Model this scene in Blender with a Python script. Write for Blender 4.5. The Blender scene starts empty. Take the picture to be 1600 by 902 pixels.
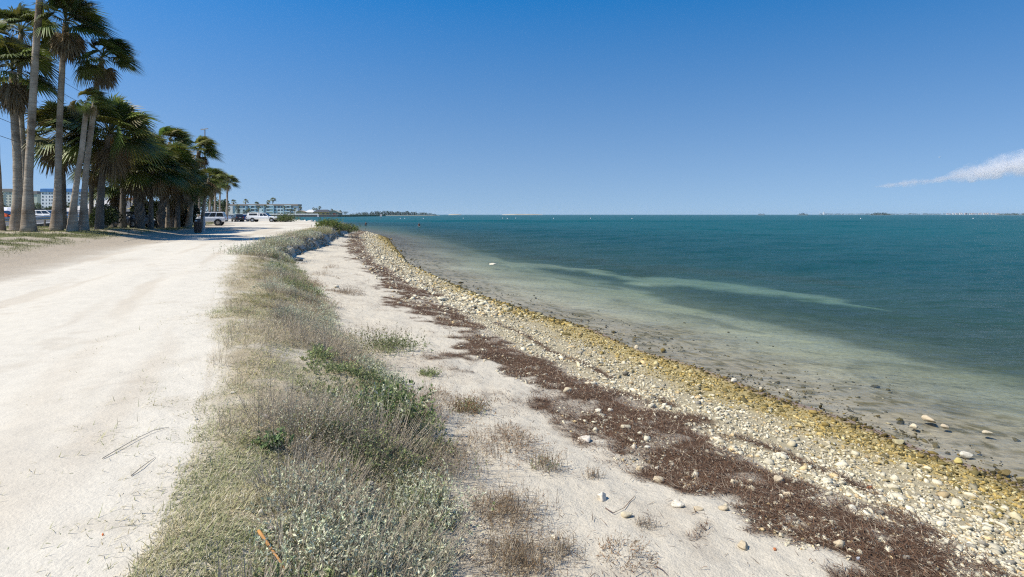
import bpy, math, random
import numpy as np
from mathutils import Vector, Matrix
random.seed(7)
RNG = np.random.default_rng(11)
SC = bpy.context.scene
COL = SC.collection
F, HU, HV, ZC = 889.0, 800.0, 335.3, 3.0       # focal length in photo pixels, principal column, horizon row, eye height
R = math.radians

def at(u, v, Y):                                # point on the photo ray at depth Y
    return np.array([(u-HU)/F*Y, Y, ZC-(v-HV)/F*Y])

# ------------------------------------------------------------------ noise
def _hash(i, j, s):
    h = (i.astype(np.int64)*374761393 + j.astype(np.int64)*668265263 + s*2147483647) & 0xFFFFFFFF
    h = ((h ^ (h >> 13))*1274126177) & 0xFFFFFFFF
    return ((h ^ (h >> 16)) & 0xFFFFFF)/float(0xFFFFFF)
def vnoise(x, y, s=0):
    x = np.asarray(x, float); y = np.asarray(y, float)
    i = np.floor(x); j = np.floor(y); a = x-i; b = y-j
    a = a*a*(3-2*a); b = b*b*(3-2*b)
    i = i.astype(np.int64); j = j.astype(np.int64)
    n00 = _hash(i, j, s); n10 = _hash(i+1, j, s); n01 = _hash(i, j+1, s); n11 = _hash(i+1, j+1, s)
    return (n00*(1-a)+n10*a)*(1-b)+(n01*(1-a)+n11*a)*b
def fbm(x, y, s=0, o=4):
    t = 0; w = .5; n = 0
    x = np.asarray(x, float); y = np.asarray(y, float)
    for k in range(o):
        t = t+w*vnoise(x*2**k, y*2**k, s+k*17); n += w; w *= .5
    return t/n
def sstep(a, b, x):
    t = np.clip((np.asarray(x, float)-a)/(b-a), 0, 1); return t*t*(3-2*t)
def lerp(a, b, t): return a+(b-a)*t

# ------------------------------------------------------------------ meshes
def mesh_np(name, V, FA, mat=None, col=None, parent=None, smooth=False, link=True, attrs=None):
    """one mesh object from numpy arrays; FA is one face array or a list of them"""
    me = bpy.data.meshes.new(name)
    V = np.asarray(V, np.float32)
    if not isinstance(FA, list): FA = [FA]
    FA = [np.asarray(f, np.int32) for f in FA if len(f)]
    me.vertices.add(len(V)); me.vertices.foreach_set('co', V.ravel())
    tot = np.concatenate([np.full(len(f), f.shape[1], np.int32) for f in FA])
    idx = np.concatenate([f.ravel() for f in FA])
    st = np.concatenate([[0], np.cumsum(tot)[:-1]]).astype(np.int32)
    me.loops.add(len(idx)); me.loops.foreach_set('vertex_index', idx)
    me.polygons.add(len(tot)); me.polygons.foreach_set('loop_start', st); me.polygons.foreach_set('loop_total', tot)
    if smooth: me.polygons.foreach_set('use_smooth', np.ones(len(tot), bool))
    me.update(calc_edges=True)
    if col is not None:
        a = me.attributes.new('tone', 'FLOAT_COLOR', 'POINT')
        c = np.ones((len(V), 4), np.float32); c[:, :3] = col
        a.data.foreach_set('color', c.ravel())
    for k, d in (attrs or {}).items():
        a = me.attributes.new(k, 'FLOAT', 'POINT'); a.data.foreach_set('value', np.asarray(d, np.float32))
    if mat: me.materials.append(mat)
    o = bpy.data.objects.new(name, me)
    if link: COL.objects.link(o)
    if parent: o.parent = parent
    return o
class MB:
    """collects boxes, tubes and lofts in one mesh"""
    def __init__(s): s.v = []; s.f = []; s.n = 0
    def add(s, V, FA):
        V = np.asarray(V, float)
        s.v.append(V)
        for f in FA: s.f.append([i+s.n for i in f])
        s.n += len(V); return s
    def box(s, x0, x1, y0, y1, z0, z1, M=None):
        V = np.array([(x, y, z) for z in (z0, z1) for y in (y0, y1) for x in (x0, x1)], float)
        if M is not None: V = V@np.array(M)[:3, :3].T+np.array(M)[:3, 3]
        return s.add(V, [(0, 2, 3, 1), (4, 5, 7, 6), (0, 1, 5, 4), (2, 6, 7, 3), (0, 4, 6, 2), (1, 3, 7, 5)])
    def tube(s, P, rad, n=8, caps=True):
        P = np.asarray(P, float); m = len(P); rad = np.broadcast_to(rad, (m,))
        V = []
        for i in range(m):
            d = P[min(i+1, m-1)]-P[max(i-1, 0)]; d = d/(np.linalg.norm(d)+1e-9)
            a = np.array([1, 0, 0]) if abs(d[0]) < .9 else np.array([0, 1, 0])
            e1 = np.cross(d, a); e1 /= np.linalg.norm(e1); e2 = np.cross(d, e1)
            for k in range(n):
                t = 2*math.pi*k/n; V.append(P[i]+rad[i]*(math.cos(t)*e1+math.sin(t)*e2))
        FA = [(i*n+k, i*n+(k+1) % n, (i+1)*n+(k+1) % n, (i+1)*n+k) for i in range(m-1) for k in range(n)]
        if caps: FA += [tuple(range(n))[::-1], tuple((m-1)*n+k for k in range(n))]
        return s.add(V, FA)
    def loft(s, secs, caps=True):
        n = len(secs[0]); V = np.concatenate([np.asarray(q, float) for q in secs]); m = len(secs)
        FA = [(i*n+k, i*n+(k+1) % n, (i+1)*n+(k+1) % n, (i+1)*n+k) for i in range(m-1) for k in range(n)]
        if caps: FA += [tuple(range(n))[::-1], tuple((m-1)*n+k for k in range(n))]
        return s.add(V, FA)
    def disc(s, c, axis, r, h, n=16):
        c = np.asarray(c, float); a = np.zeros(3); a[axis] = h/2
        return s.tube([c-a, c+a], [r, r], n)
    def build(s, name, mat=None, parent=None, smooth=False, bevel=0):
        me = bpy.data.meshes.new(name)
        me.from_pydata(np.concatenate(s.v).tolist(), [], s.f); me.update()
        if smooth: me.polygons.foreach_set('use_smooth', np.ones(len(me.polygons), bool))
        if mat: me.materials.append(mat)
        o = bpy.data.objects.new(name, me); COL.objects.link(o)
        if parent: o.parent = parent
        if bevel:
            b = o.modifiers.new('edge', 'BEVEL'); b.width = bevel; b.segments = 2; b.limit_method = 'ANGLE'
        return o
def empty(name, loc=(0, 0, 0), rz=0):
    o = bpy.data.objects.new(name, None); COL.objects.link(o); o.location = loc; o.rotation_euler = (0, 0, rz); return o
def tag(o, label=None, cat=None, group=None, kind=None):
    for k, v in (('label', label), ('category', cat), ('group', group), ('kind', kind)):
        if v: o[k] = v
    return o
def copy_tree(o, parent=None):
    c = o.copy(); COL.objects.link(c)
    if parent: c.parent = parent
    for ch in list(o.children): copy_tree(ch, c)
    return c

# ------------------------------------------------------------------ materials
def _new(name):
    m = bpy.data.materials.new(name); m.use_nodes = True
    nt = m.node_tree; b = nt.nodes['Principled BSDF']; return m, nt, b
def N(nt, t, **kw):
    n = nt.nodes.new(t)
    for k, v in kw.items():
        if k in n.inputs: n.inputs[k].default_value = v
        else: setattr(n, k, v)
    return n
def mixcol(nt, a, b, fac, mode='MIX'):
    n = nt.nodes.new('ShaderNodeMix'); n.data_type = 'RGBA'; n.blend_type = mode
    for s, x in ((n.inputs[0], fac), (n.inputs[6], a), (n.inputs[7], b)):
        if isinstance(x, (int, float)): s.default_value = x
        elif isinstance(x, (tuple, list)): s.default_value = (*x[:3], 1)
        else: nt.links.new(x, s)
    return n.outputs[2]
def ramp(nt, fac, stops):
    n = nt.nodes.new('ShaderNodeValToRGB'); e = n.color_ramp.elements
    while len(e) < len(stops): e.new(.5)
    for q, (p, c) in zip(e, stops): q.position = p; q.color = (*c, 1) if len(c) == 3 else c
    nt.links.new(fac, n.inputs[0]); return n.outputs[0]
def pos(nt): return N(nt, 'ShaderNodeNewGeometry').outputs['Position']
def noise(nt, vec, scale, detail=4, rough=.55):
    n = N(nt, 'ShaderNodeTexNoise', Scale=scale, Detail=detail, Roughness=rough)
    if vec is not None: nt.links.new(vec, n.inputs['Vector'])
    return n.outputs['Fac']
def bump(nt, h, strength, dist, bsdf):
    n = N(nt, 'ShaderNodeBump', Strength=strength, Distance=dist)
    nt.links.new(h, n.inputs['Height']); nt.links.new(n.outputs[0], bsdf.inputs['Normal'])
def M(name, c, rough=.6, metal=0., var=.12, scale=3., bmp=0., spec=.5, coord='Object'):
    """plain procedural surface: base colour with soft noise variation"""
    m, nt, b = _new(name)
    tc = N(nt, 'ShaderNodeTexCoord').outputs[coord]
    n1 = noise(nt, tc, scale, 5)
    lo = tuple(x*(1-var) for x in c); hi = tuple(min(1, x*(1+var)) for x in c)
    out = ramp(nt, n1, [(.3, lo), (.7, hi)])
    nt.links.new(out, b.inputs['Base Color'])
    b.inputs['Roughness'].default_value = rough; b.inputs['Metallic'].default_value = metal
    b.inputs['Specular IOR Level'].default_value = spec
    if bmp: bump(nt, noise(nt, tc, scale*6, 4), 1, bmp, b)
    return m
def M_tone(name, rough=.8, spec=.3, var=.25, scale=20., bmp=0., transl=0.):
    """surface whose own colour comes from the 'tone' attribute of each piece"""
    m, nt, b = _new(name)
    a = N(nt, 'ShaderNodeAttribute', attribute_name='tone').outputs['Color']
    n1 = noise(nt, pos(nt), scale, 4)
    g = ramp(nt, n1, [(.25, (1-var,)*3), (.75, (1+var,)*3)])
    c = mixcol(nt, a, g, 1., 'MULTIPLY')
    nt.links.new(c, b.inputs['Base Color'])
    b.inputs['Roughness'].default_value = rough; b.inputs['Specular IOR Level'].default_value = spec
    if bmp: bump(nt, n1, 1, bmp, b)
    if transl:
        t = N(nt, 'ShaderNodeBsdfTranslucent'); nt.links.new(c, t.inputs['Color'])
        x = N(nt, 'ShaderNodeMixShader'); x.inputs[0].default_value = transl
        nt.links.new(b.outputs[0], x.inputs[1]); nt.links.new(t.outputs[0], x.inputs[2])
        nt.links.new(x.outputs[0], nt.nodes['Material Output'].inputs['Surface'])
    return m
def srgb(r, g, b):
    return tuple(((x/255+.055)/1.055)**2.4 if x > 10 else x/255/12.92 for x in (r, g, b))
# ------------------------------------------------------------------ shore layout: curves X(Y) in metres, from the road to the water
def curve(px, h, pre, post=()):
    P = list(pre)
    for u, v in px:
        Y = F*h/(v-HV); P.append((Y, (u-HU)/F*Y))
    P += list(post)
    P = np.array(sorted(P)); return P
ROAD_Z = 1.38
k2 = curve([(0, 432), (100, 403), (200, 383), (280, 369), (330, 358)], 1.62, [(-12, -10.5), (5, -11)], [(98, -49), (130, -88), (200, -130), (260, -210), (300, -500)])
k3 = curve([(190, 902), (255, 800), (285, 700), (310, 600), (326, 500), (335, 440), (366, 400), (425, 368), (490, 357)], 1.62,
           [(-12, -.6)], [(76, -26), (99, -32), (150, -56), (200, -78), (215, -100), (235, -170), (260, -420)])
k5 = curve([(715, 902), (708, 800), (700, 720), (655, 640), (603, 580), (548, 540), (500, 460), (470, 430), (452, 402), (502, 386), (532, 368), (548, 362)], 2.28, [(-12, 1.2)])
k6 = curve([(1285, 902), (1150, 810), (1010, 745), (930, 690), (855, 640), (790, 590), (700, 530), (640, 480), (600, 450), (562, 410), (541, 385), (546, 365)], 2.45, [(-12, 4.6)])
k7 = curve([(1590, 902), (1400, 810), (1240, 740), (1110, 690), (1010, 640), (930, 600), (830, 550), (740, 500), (690, 470), (620, 430), (588, 405), (573, 385), (562, 366)], 2.58, [(-12, 7.0)])
k8 = curve([(1600, 820), (1459, 752), (1300, 688), (1150, 635), (1000, 577), (900, 535), (800, 488), (700, 446), (640, 412), (608, 388), (588, 369)], 2.85, [(-12, 8.6)])
k9 = curve([(1600, 760), (1554, 740), (1459, 712), (1345, 662), (1213, 621), (1080, 571), (985, 544), (927, 515), (841, 492), (740, 459), (640, 416), (622, 392), (605, 371)], 3.0,
           [(-12, 10.5)], [(100, -26.8), (150, -49), (205, -73), (222, -95), (240, -160), (262, -400), (400, -3000)])
_YS = np.concatenate([np.linspace(-12, 2.4, 30), np.geomspace(2.5, 40000, 1500)])
def _smooth(P, extra=None):
    x = np.interp(_YS, P[:, 0], P[:, 1])
    # smooth with a short window in log distance
    k = np.hanning(21); k /= k.sum()
    xp = np.concatenate([np.full(10, x[0]), x, np.full(10, x[-1])])
    s = np.convolve(xp, k, 'valid'); w = sstep(30, 45, np.arange(len(x)))
    return x*(1-w)+s*w
_K = {n: _smooth(p) for n, p in (('2', k2), ('3', k3), ('9', k9))}
_K['3'] = np.minimum(_K['3'], _K['9']-2)
_w = sstep(66, 95, _YS)
for n, p, fr in (('5', k5, .42), ('6', k6, .56), ('7', k7, .7), ('8', k8, .85)):
    far = _K['3']+(_K['9']-_K['3'])*fr
    _K[n] = lerp(_smooth(p), far, _w)
for a, b in (('8', '9'), ('7', '8'), ('6', '7'), ('5', '6')):
    _K[a] = np.minimum(_K[a], _K[b]-.25)
_K['3'] = np.minimum(_K['3'], _K['5']-1.0)
_K['2'] = np.minimum(_K['2'], _K['3']-4)
_steep = sstep(24, 30, _YS)*(1-sstep(70, 85, _YS))                   # the eroded scarp further along
_K['4'] = _K['5']-lerp(np.minimum(1.0, .45*(_K['5']-_K['3'])), .55, _steep)
_K['1a'] = _K['2']-lerp(4.5, 3.0, sstep(40, 50, _YS)); _K['1'] = _K['2']-16; _K['0'] = _K['2']-160
ORDER = ['0', '1', '1a', '2', '3', '4', '5', '6', '7', '8', '9']
KX = np.array([_K[n] for n in ORDER])
_one = np.ones_like(_YS)
_far = sstep(40, 60, _YS)
KZ = np.array([1.7*_one, lerp(2.1, 1.75, _far), lerp(1.95, 1.62, _far), lerp(ROAD_Z, 1.55, _far), lerp(ROAD_Z-.02, 1.5, _far),
               lerp(1.16, 1.62, _steep)*lerp(1, .8, sstep(80, 140, _YS)), lerp(.74, .72, _steep), .56*_one, .42*_one, .17*_one, 0*_one])
def shore(Y): return np.interp(Y, _YS, _K['9'])
def zone(X, Y):
    """zone coordinate: 0..10 over the land curves"""
    X = np.asarray(X, float); Y = np.asarray(Y, float)
    xs = np.array([np.interp(Y, _YS, k) for k in KX])
    c = np.zeros_like(X)
    for i in range(len(ORDER)-1):
        t = (X-xs[i])/(xs[i+1]-xs[i]); c = np.where(X >= xs[i], i+np.clip(t, 0, 1), c)
    return c
def from_zone(c, Y):
    c = np.clip(c, 0, 10); i = np.minimum(c.astype(int), 9); t = c-i
    xs = np.array([np.interp(Y, _YS, k) for k in KX]); j = np.arange(len(c))
    return xs[i, j]*(1-t)+xs[i+1, j]*t
_SM = [0, 0, 1, 1, 1, 1, 0, 0, 0, 0]
def ground_z(X, Y, c=None):
    X = np.asarray(X, float); Y = np.asarray(Y, float)
    if c is None: c = zone(X, Y)
    zs = np.array([np.interp(Y, _YS, k) for k in KZ])
    i = np.minimum(c.astype(int), 9); t = c-i; j = np.arange(c.size).reshape(c.shape)
    zf = zs.reshape(11, -1); jj = j.ravel(); ii = i.ravel(); tt = t.ravel()
    z = zf[ii, jj]*(1-tt)+zf[ii+1, jj]*tt
    # gentle corner rounding between zones 2..7
    z2 = 0
    for d in (-.18, .18):
        cc = np.clip(c.ravel()+d, 0, 10); i2 = np.minimum(cc.astype(int), 9); t2 = cc-i2
        z2 = z2+.5*(zf[i2, jj]*(1-t2)+zf[i2+1, jj]*t2)
    st = np.interp(Y, _YS, _steep).ravel()
    z = lerp(z2, z, st*.8).reshape(c.shape)
    # unevenness
    amp = .04*sstep(3.9, 4.4, c)*(1-sstep(9., 9.8, c))+.012+.05*(1-sstep(1.8, 2.6, c))+.03*sstep(1.5, 2.3, c)*(1-sstep(2.7, 3.2, c))
    z = z+amp*(fbm(X*.9, Y*.9, 3, 4)-.5)*2
    z = z+.02*(fbm(X*6, Y*6, 9, 3)-.5)*sstep(4, 4.5, c)
    # clods in the broken scarp face
    sc = np.interp(Y, _YS, _steep)*np.exp(-((c-5.5)/.7)**2)
    z = z+sc*.5*(fbm(X*1.7, Y*1.7, 21, 4)-.5)
    # bank near the camera: hummocks under the plants
    z = z+.10*np.exp(-((c-4.7)/.6)**2)*(fbm(X*1.3, Y*1.3, 33, 3)-.3)*(1-np.interp(Y, _YS, _steep))
    z = z+.05*np.exp(-((c-4.45)/.35)**2)
    z = z+.05*np.exp(-((c-7.45)/.4)**2)*(fbm(X*2.3, Y*2.3, 37, 3)-.25)
    # scuffed footprints along the soft road edge
    z = z-.011*np.exp(-((c-3.80)/.13)**2)*sstep(6, 4, Y)*sstep(.5, .62, vnoise(X*4.2, Y*3.2, 38))
    # faint wheel ruts along the road
    wx = np.sin((c-3)*19+fbm(X*.15, Y*.15, 5, 2)*5)*.010*sstep(3.05, 3.2, c)*(1-sstep(3.8, 3.95, c))
    return z+wx
def gz(x, y): return float(ground_z(np.array([x]), np.array([y]))[0])
def bed_z(off, Y):
    return np.interp(off, [0, 1.2, 3, 7, 14, 40, 120, 40000], [0, -.05, -.13, -.38, -.75, -1.5, -2.6, -4.])
def on_ground(u, v):
    """where the photo ray meets the terrain"""
    Y = np.geomspace(2.3, 260, 6000); X = (u-HU)/F*Y; Z = ZC-(v-HV)/F*Y
    o = X-shore(Y)
    g = np.where(o < 0, ground_z(X, Y), 0.0)
    k = np.argmax(Z <= g); return np.array([X[k], Y[k], g[k]])

# ------------------------------------------------------------------ ground colour of each zone (true surface colours)
C_ROAD = np.array([.575, .53, .44]); C_SAND = np.array([.54, .485, .385]); C_DIRT = np.array([.385, .325, .245]); C_SOIL = np.array([.37, .31, .205])
C_WRACK = np.array([.088, .050, .028]); C_STONE = np.array([.42, .36, .235]); C_YEL = np.array([.31, .245, .11]); C_WET = np.array([.24, .185, .155])
C_GRASS = np.array([.16, .17, .07]); C_LIME = np.array([.46, .42, .36])
def wrack_w(X, Y, c, n1, n2):
    e = (n1-.5)*1.3+(n2-.5)*.9
    w = sstep(6.88, 7.16, c+e*.95)*(1-sstep(7.76, 8.06, c+e*.8))
    return w*(1-.92*sstep(0, .06, fbm(X*.9+9, Y*.9, 81, 5)-lerp(.605, .70, sstep(7, 14, Y))))*(1-.55*sstep(.58, .66, fbm(X*3.1, Y*3.1, 82, 3)))
def ground_col(X, Y, c):
    n1 = fbm(X*.7, Y*.7, 41, 5); n2 = fbm(X*3, Y*3, 51, 4); n3 = fbm(X*.22, Y*.10, 61, 4); n4 = fbm(X*9, Y*9, 71, 3)
    e = (n1-.5)*1.1+(n2-.5)*.5                                         # ragged borders
    def L(a, b, t): return a*(1-t[..., None])+b*t[..., None]
    col = np.broadcast_to(C_SOIL, X.shape+(3,)).copy()
    vg = np.broadcast_to(C_DIRT, X.shape+(3,))
    g = sstep(.42, .56, n1*.6+n2*.4+.06*(2.0-np.clip(c, 0, 2.2)))       # grass patches on the verge
    verge = L(vg, C_GRASS, g*sstep(2.75, 2.3, c+e*.4))
    dirty = L(np.broadcast_to(C_ROAD, X.shape+(3,)), C_DIRT, np.clip(sstep(.56, .72, n3)*.45+.25*sstep(.5, .75, n2)*sstep(.45, .6, n1), 0, 1))
    stk = fbm(c*7.5+(n1-.5)*.5, Y*.09, 66, 4); dirty = L(dirty, C_DIRT*1.12, sstep(.53, .70, stk)*.42)
    dirty = L(dirty, C_DIRT*.93, sstep(3.22, 3.02, c+(n1-.5)*.2)*.75)
    road = L(verge, dirty, sstep(2.78, 3.04, c+e*.25))
    soil = L(np.broadcast_to(C_SOIL, X.shape+(3,)), C_SAND, sstep(.5, .68, n1*.5+n2*.5)*.7)
    k = L(road, soil, sstep(3.97, 4.32, c+e*.32))
    steep = np.interp(Y, _YS, _steep)
    k = L(k, C_LIME, (steep*np.exp(-((c-5.6)/.5)**2)))
    sand = L(np.broadcast_to(C_SAND, X.shape+(3,)), C_DIRT*.92, np.clip(sstep(.54, .75, n2)*.3+sstep(.55, .72, n1)*.3, 0, 1))
    k = L(k, sand, sstep(5.7, 6.05, c+e*.5))
    wr = wrack_w(X, Y, c, n1, n2)
    st = sstep(7.85, 8.1, c+e*.5)
    k = L(k, C_STONE*.9, st)
    k = L(k, C_WRACK, wr*.96)
    fr = np.exp(-((c-8.28-(n1-.5)*.35)/.05)**2)*sstep(.42, .5, n1)       # thin second tide line
    k = L(k, C_WRACK, fr*.9)
    k = L(k, C_YEL*1.25, sstep(8.7, 9.35, c+e*.7))
    k = L(k, C_WET, sstep(9.8, 10.0, c+e*.15))
    return k*(.93+.14*n4)[..., None]

def grid(rows, cols): 
    i = np.arange(rows-1)[:, None]*cols+np.arange(cols-1)[None]; i = i.ravel()
    return np.stack([i, i+1, i+cols+1, i+cols], 1)
def ground_mat(name='shell_sand_ground', k=1.):
    m, nt, b = _new(name)
    a = N(nt, 'ShaderNodeAttribute', attribute_name='tone').outputs['Color']
    p = pos(nt)
    f = ramp(nt, noise(nt, p, 38, 6, .7), [(.25, (1-.2*k,)*3), (.75, (1+.12*k,)*3)])
    gk = N(nt, 'ShaderNodeAttribute', attribute_name='grain').outputs['Fac']
    c = mixcol(nt, a, f, gk, 'MULTIPLY')
    f2 = ramp(nt, noise(nt, p, 160, 3, .6), [(.30, (.70,)*3), (.42, (1,)*3), (1, (1.04,)*3)])
    c = mixcol(nt, c, f2, gk, 'MULTIPLY')
    nt.links.new(c, b.inputs['Base Color']); b.inputs['Roughness'].default_value = .95; b.inputs['Specular IOR Level'].default_value = .12
    ad = N(nt, 'ShaderNodeMath', operation='ADD'); nt.links.new(noise(nt, p, 7, 6, .6), ad.inputs[0])
    mm = N(nt, 'ShaderNodeMath', operation='MULTIPLY'); mm.inputs[1].default_value = .35
    nt.links.new(noise(nt, p, 60, 4, .6), mm.inputs[0]); nt.links.new(mm.outputs[0], ad.inputs[1])
    gm = N(nt, 'ShaderNodeMath', operation='MULTIPLY'); gm.inputs[1].default_value = .035; nt.links.new(gk, gm.inputs[0])
    bump(nt, ad.outputs[0], .8, .035, b); nt.links.new(gm.outputs[0], [n_ for n_ in nt.nodes if n_.type == 'BUMP'][0].inputs['Distance'])
    return m
G_MAT = ground_mat()
rowsY = np.concatenate([np.linspace(-12, 1.6, 26), np.geomspace(1.75, 262, 760)])
segs = [8, 26, 44, 30, 120, 90, 46, 84, 60, 60, 34]
def zone_cols(a, b, tail=0):
    return np.concatenate([np.linspace(i, i+1, n, endpoint=False) for i, n in zip(range(10), [14, 40, 40, 110, 90, 50, 80, 60, 60, 40])]+[[10.]])
ZC_ = zone_cols(0, 10)
def land(name, lo, hi, kind, label=None):
    c1 = ZC_[(ZC_ >= lo-1e-6) & (ZC_ <= hi+1e-6)]
    Yg = np.repeat(rowsY, len(c1)); cg = np.tile(c1, len(rowsY))
    X = from_zone(cg, Yg)
    Z = ground_z(X, Yg, cg)
    if hi >= 10:                                            # tuck the last strip under the water
        c2 = np.array([1., 2.])
    C = ground_col(X, Yg, cg)
    o = mesh_np(name, np.stack([X, Yg, Z], 1), grid(len(rowsY), len(c1)), G_MAT, C, smooth=True, attrs={'grain': 1-.6*sstep(2.9, 3.2, cg)*(1-sstep(3.75, 4.3, cg))})
    return tag(o, kind=kind)
land('verge_ground', 0, 3, 'structure'); land('shell_road', 3, 4, 'structure'); land('beach', 4, 10, 'structure')

# ------------------------------------------------------------------ seabed with seagrass beds and a bare sand bar
def unp(P, h): return np.array([((u-HU)/F*(F*h/(v-HV)), F*h/(v-HV)) for u, v in P])
BAR = unp([(800, 406), (860, 409), (920, 412), (965, 423), (1010, 430), (1050, 424), (1110, 428), (1200, 436), (1290, 446), (1380, 456)], 3.2)
BARW = np.array([1.2, 1.5, 1.1, .8, 1.5, 3.0, 3.2, 2.0, 1.0, .2])
EDGE = unp([(1700, 668), (1600, 610), (1500, 585), (1400, 558), (1310, 528), (1200, 500), (1110, 478), (1050, 462), (985, 444), (880, 425), (820, 408), (760, 395), (690, 372), (620, 352)], 3.2)
EDGE = EDGE[np.argsort(EDGE[:, 1])]
PATCH = unp([(862, 416), (905, 419), (950, 425), (985, 432)], 3.3); PATCHW = np.array([1.4, 3.2, 3.2, 1.6])
def bar_w(X, Y, BAR=None, BARW=None):
    if BAR is None: BAR, BARW = globals()['BAR'], globals()['BARW']
    best = np.zeros_like(X)
    for (a, b, wa, wb) in zip(BAR[:-1], BAR[1:], BARW[:-1], BARW[1:]):
        d = b-a; t = np.clip(((X-a[0])*d[0]+(Y-a[1])*d[1])/(d@d), 0, 1)
        dist = np.hypot(X-a[0]-t*d[0], Y-a[1]-t*d[1]); w = wa+(wb-wa)*t
        best = np.maximum(best, 1.0*(1-sstep(.3, 1.25, dist/np.maximum(w, .05))))
    return best
bY = np.concatenate([np.linspace(-14, 2, 14), np.geomspace(2.3, 300, 360), np.geomspace(310, 9000, 24)])
bO = np.concatenate([np.linspace(-.8, 3, 60), np.geomspace(3.05, 60, 220), np.geomspace(62, 9000, 40)])
Yg = np.repeat(bY, len(bO)); Og = np.tile(bO, len(bY)); X = shore(Yg)+Og
Zb = np.where(Og < 0, Og*.12-.10, bed_z(Og, Yg)-.03)+.03*(fbm(X*.8, Yg*.8, 90, 3)-.5)
ex = np.interp(Yg, EDGE[:, 1], EDGE[:, 0])
nn = fbm(X*.45, Yg*.45, 91, 4); n2 = fbm(X*2.2, Yg*2.2, 92, 4)
pt = fbm(X*.5+4, Yg*.28, 94, 4)
weed = sstep(-.45, .8, (X-ex)+(nn-.5)*3.6)
weed = np.maximum(weed, .8*sstep(.50, .62, pt)*sstep(-4.5, -1.0, (X-ex)+(nn-.5)*2))
weed = weed*(1-.6*sstep(.55, .72, pt)*sstep(4, 0, X-ex))*(.72+.28*sstep(0, 5, X-ex+(n2-.5)*2))
weed = np.maximum(weed, .95*bar_w(X+(nn-.5)*1.5, Yg+(nn-.5)*2, PATCH, PATCHW))
weed = weed*(1-bar_w(X+(nn-.5)*2.5, Yg+(n2-.5)*2.0+(nn-.5)*2))*(.86+.14*n2)
near = 1-sstep(1.2, 4.2, Og+(nn-.5)*2)
algae = sstep(.56, .63, fbm(X*5.5, Yg*7.5, 93, 4))*sstep(4.5, 1.0, Og+(nn-.5)*3)*.7
wfar = sstep(-6, 0, (ex-X)*-1)
C = np.broadcast_to(np.array([.345, .335, .255]), X.shape+(3,)).copy()
C = C*(1-.6*near[:, None])+np.array([.27, .225, .165])*.6*near[:, None]
C = C*(.72+.56*nn)[:, None]
C = C*(1-algae[:, None])+np.array([.085, .075, .03])*algae[:, None]
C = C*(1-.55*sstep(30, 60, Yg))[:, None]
C = C*(1-weed[:, None])+np.array([.028, .036, .024])*weed[:, None]
m, nt, b = _new('seabed_sand')
a = N(nt, 'ShaderNodeAttribute', attribute_name='tone').outputs['Color']; p = pos(nt)
c = mixcol(nt, a, ramp(nt, noise(nt, p, 9, 5, .7), [(.3, (.7,)*3), (.7, (1.2,)*3)]), 1., 'MULTIPLY')
nt.links.new(c, b.inputs['Base Color']); b.inputs['Roughness'].default_value = 1; b.inputs['Specular IOR Level'].default_value = 0
Zb = Zb+.05*bar_w(X+(nn-.5)*2.5, Yg+(n2-.5)*2.0+(nn-.5)*2)
tag(mesh_np('seabed', np.stack([X, Yg, Zb], 1), grid(len(bY), len(bO)), m, C, smooth=True), kind='structure')

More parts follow.
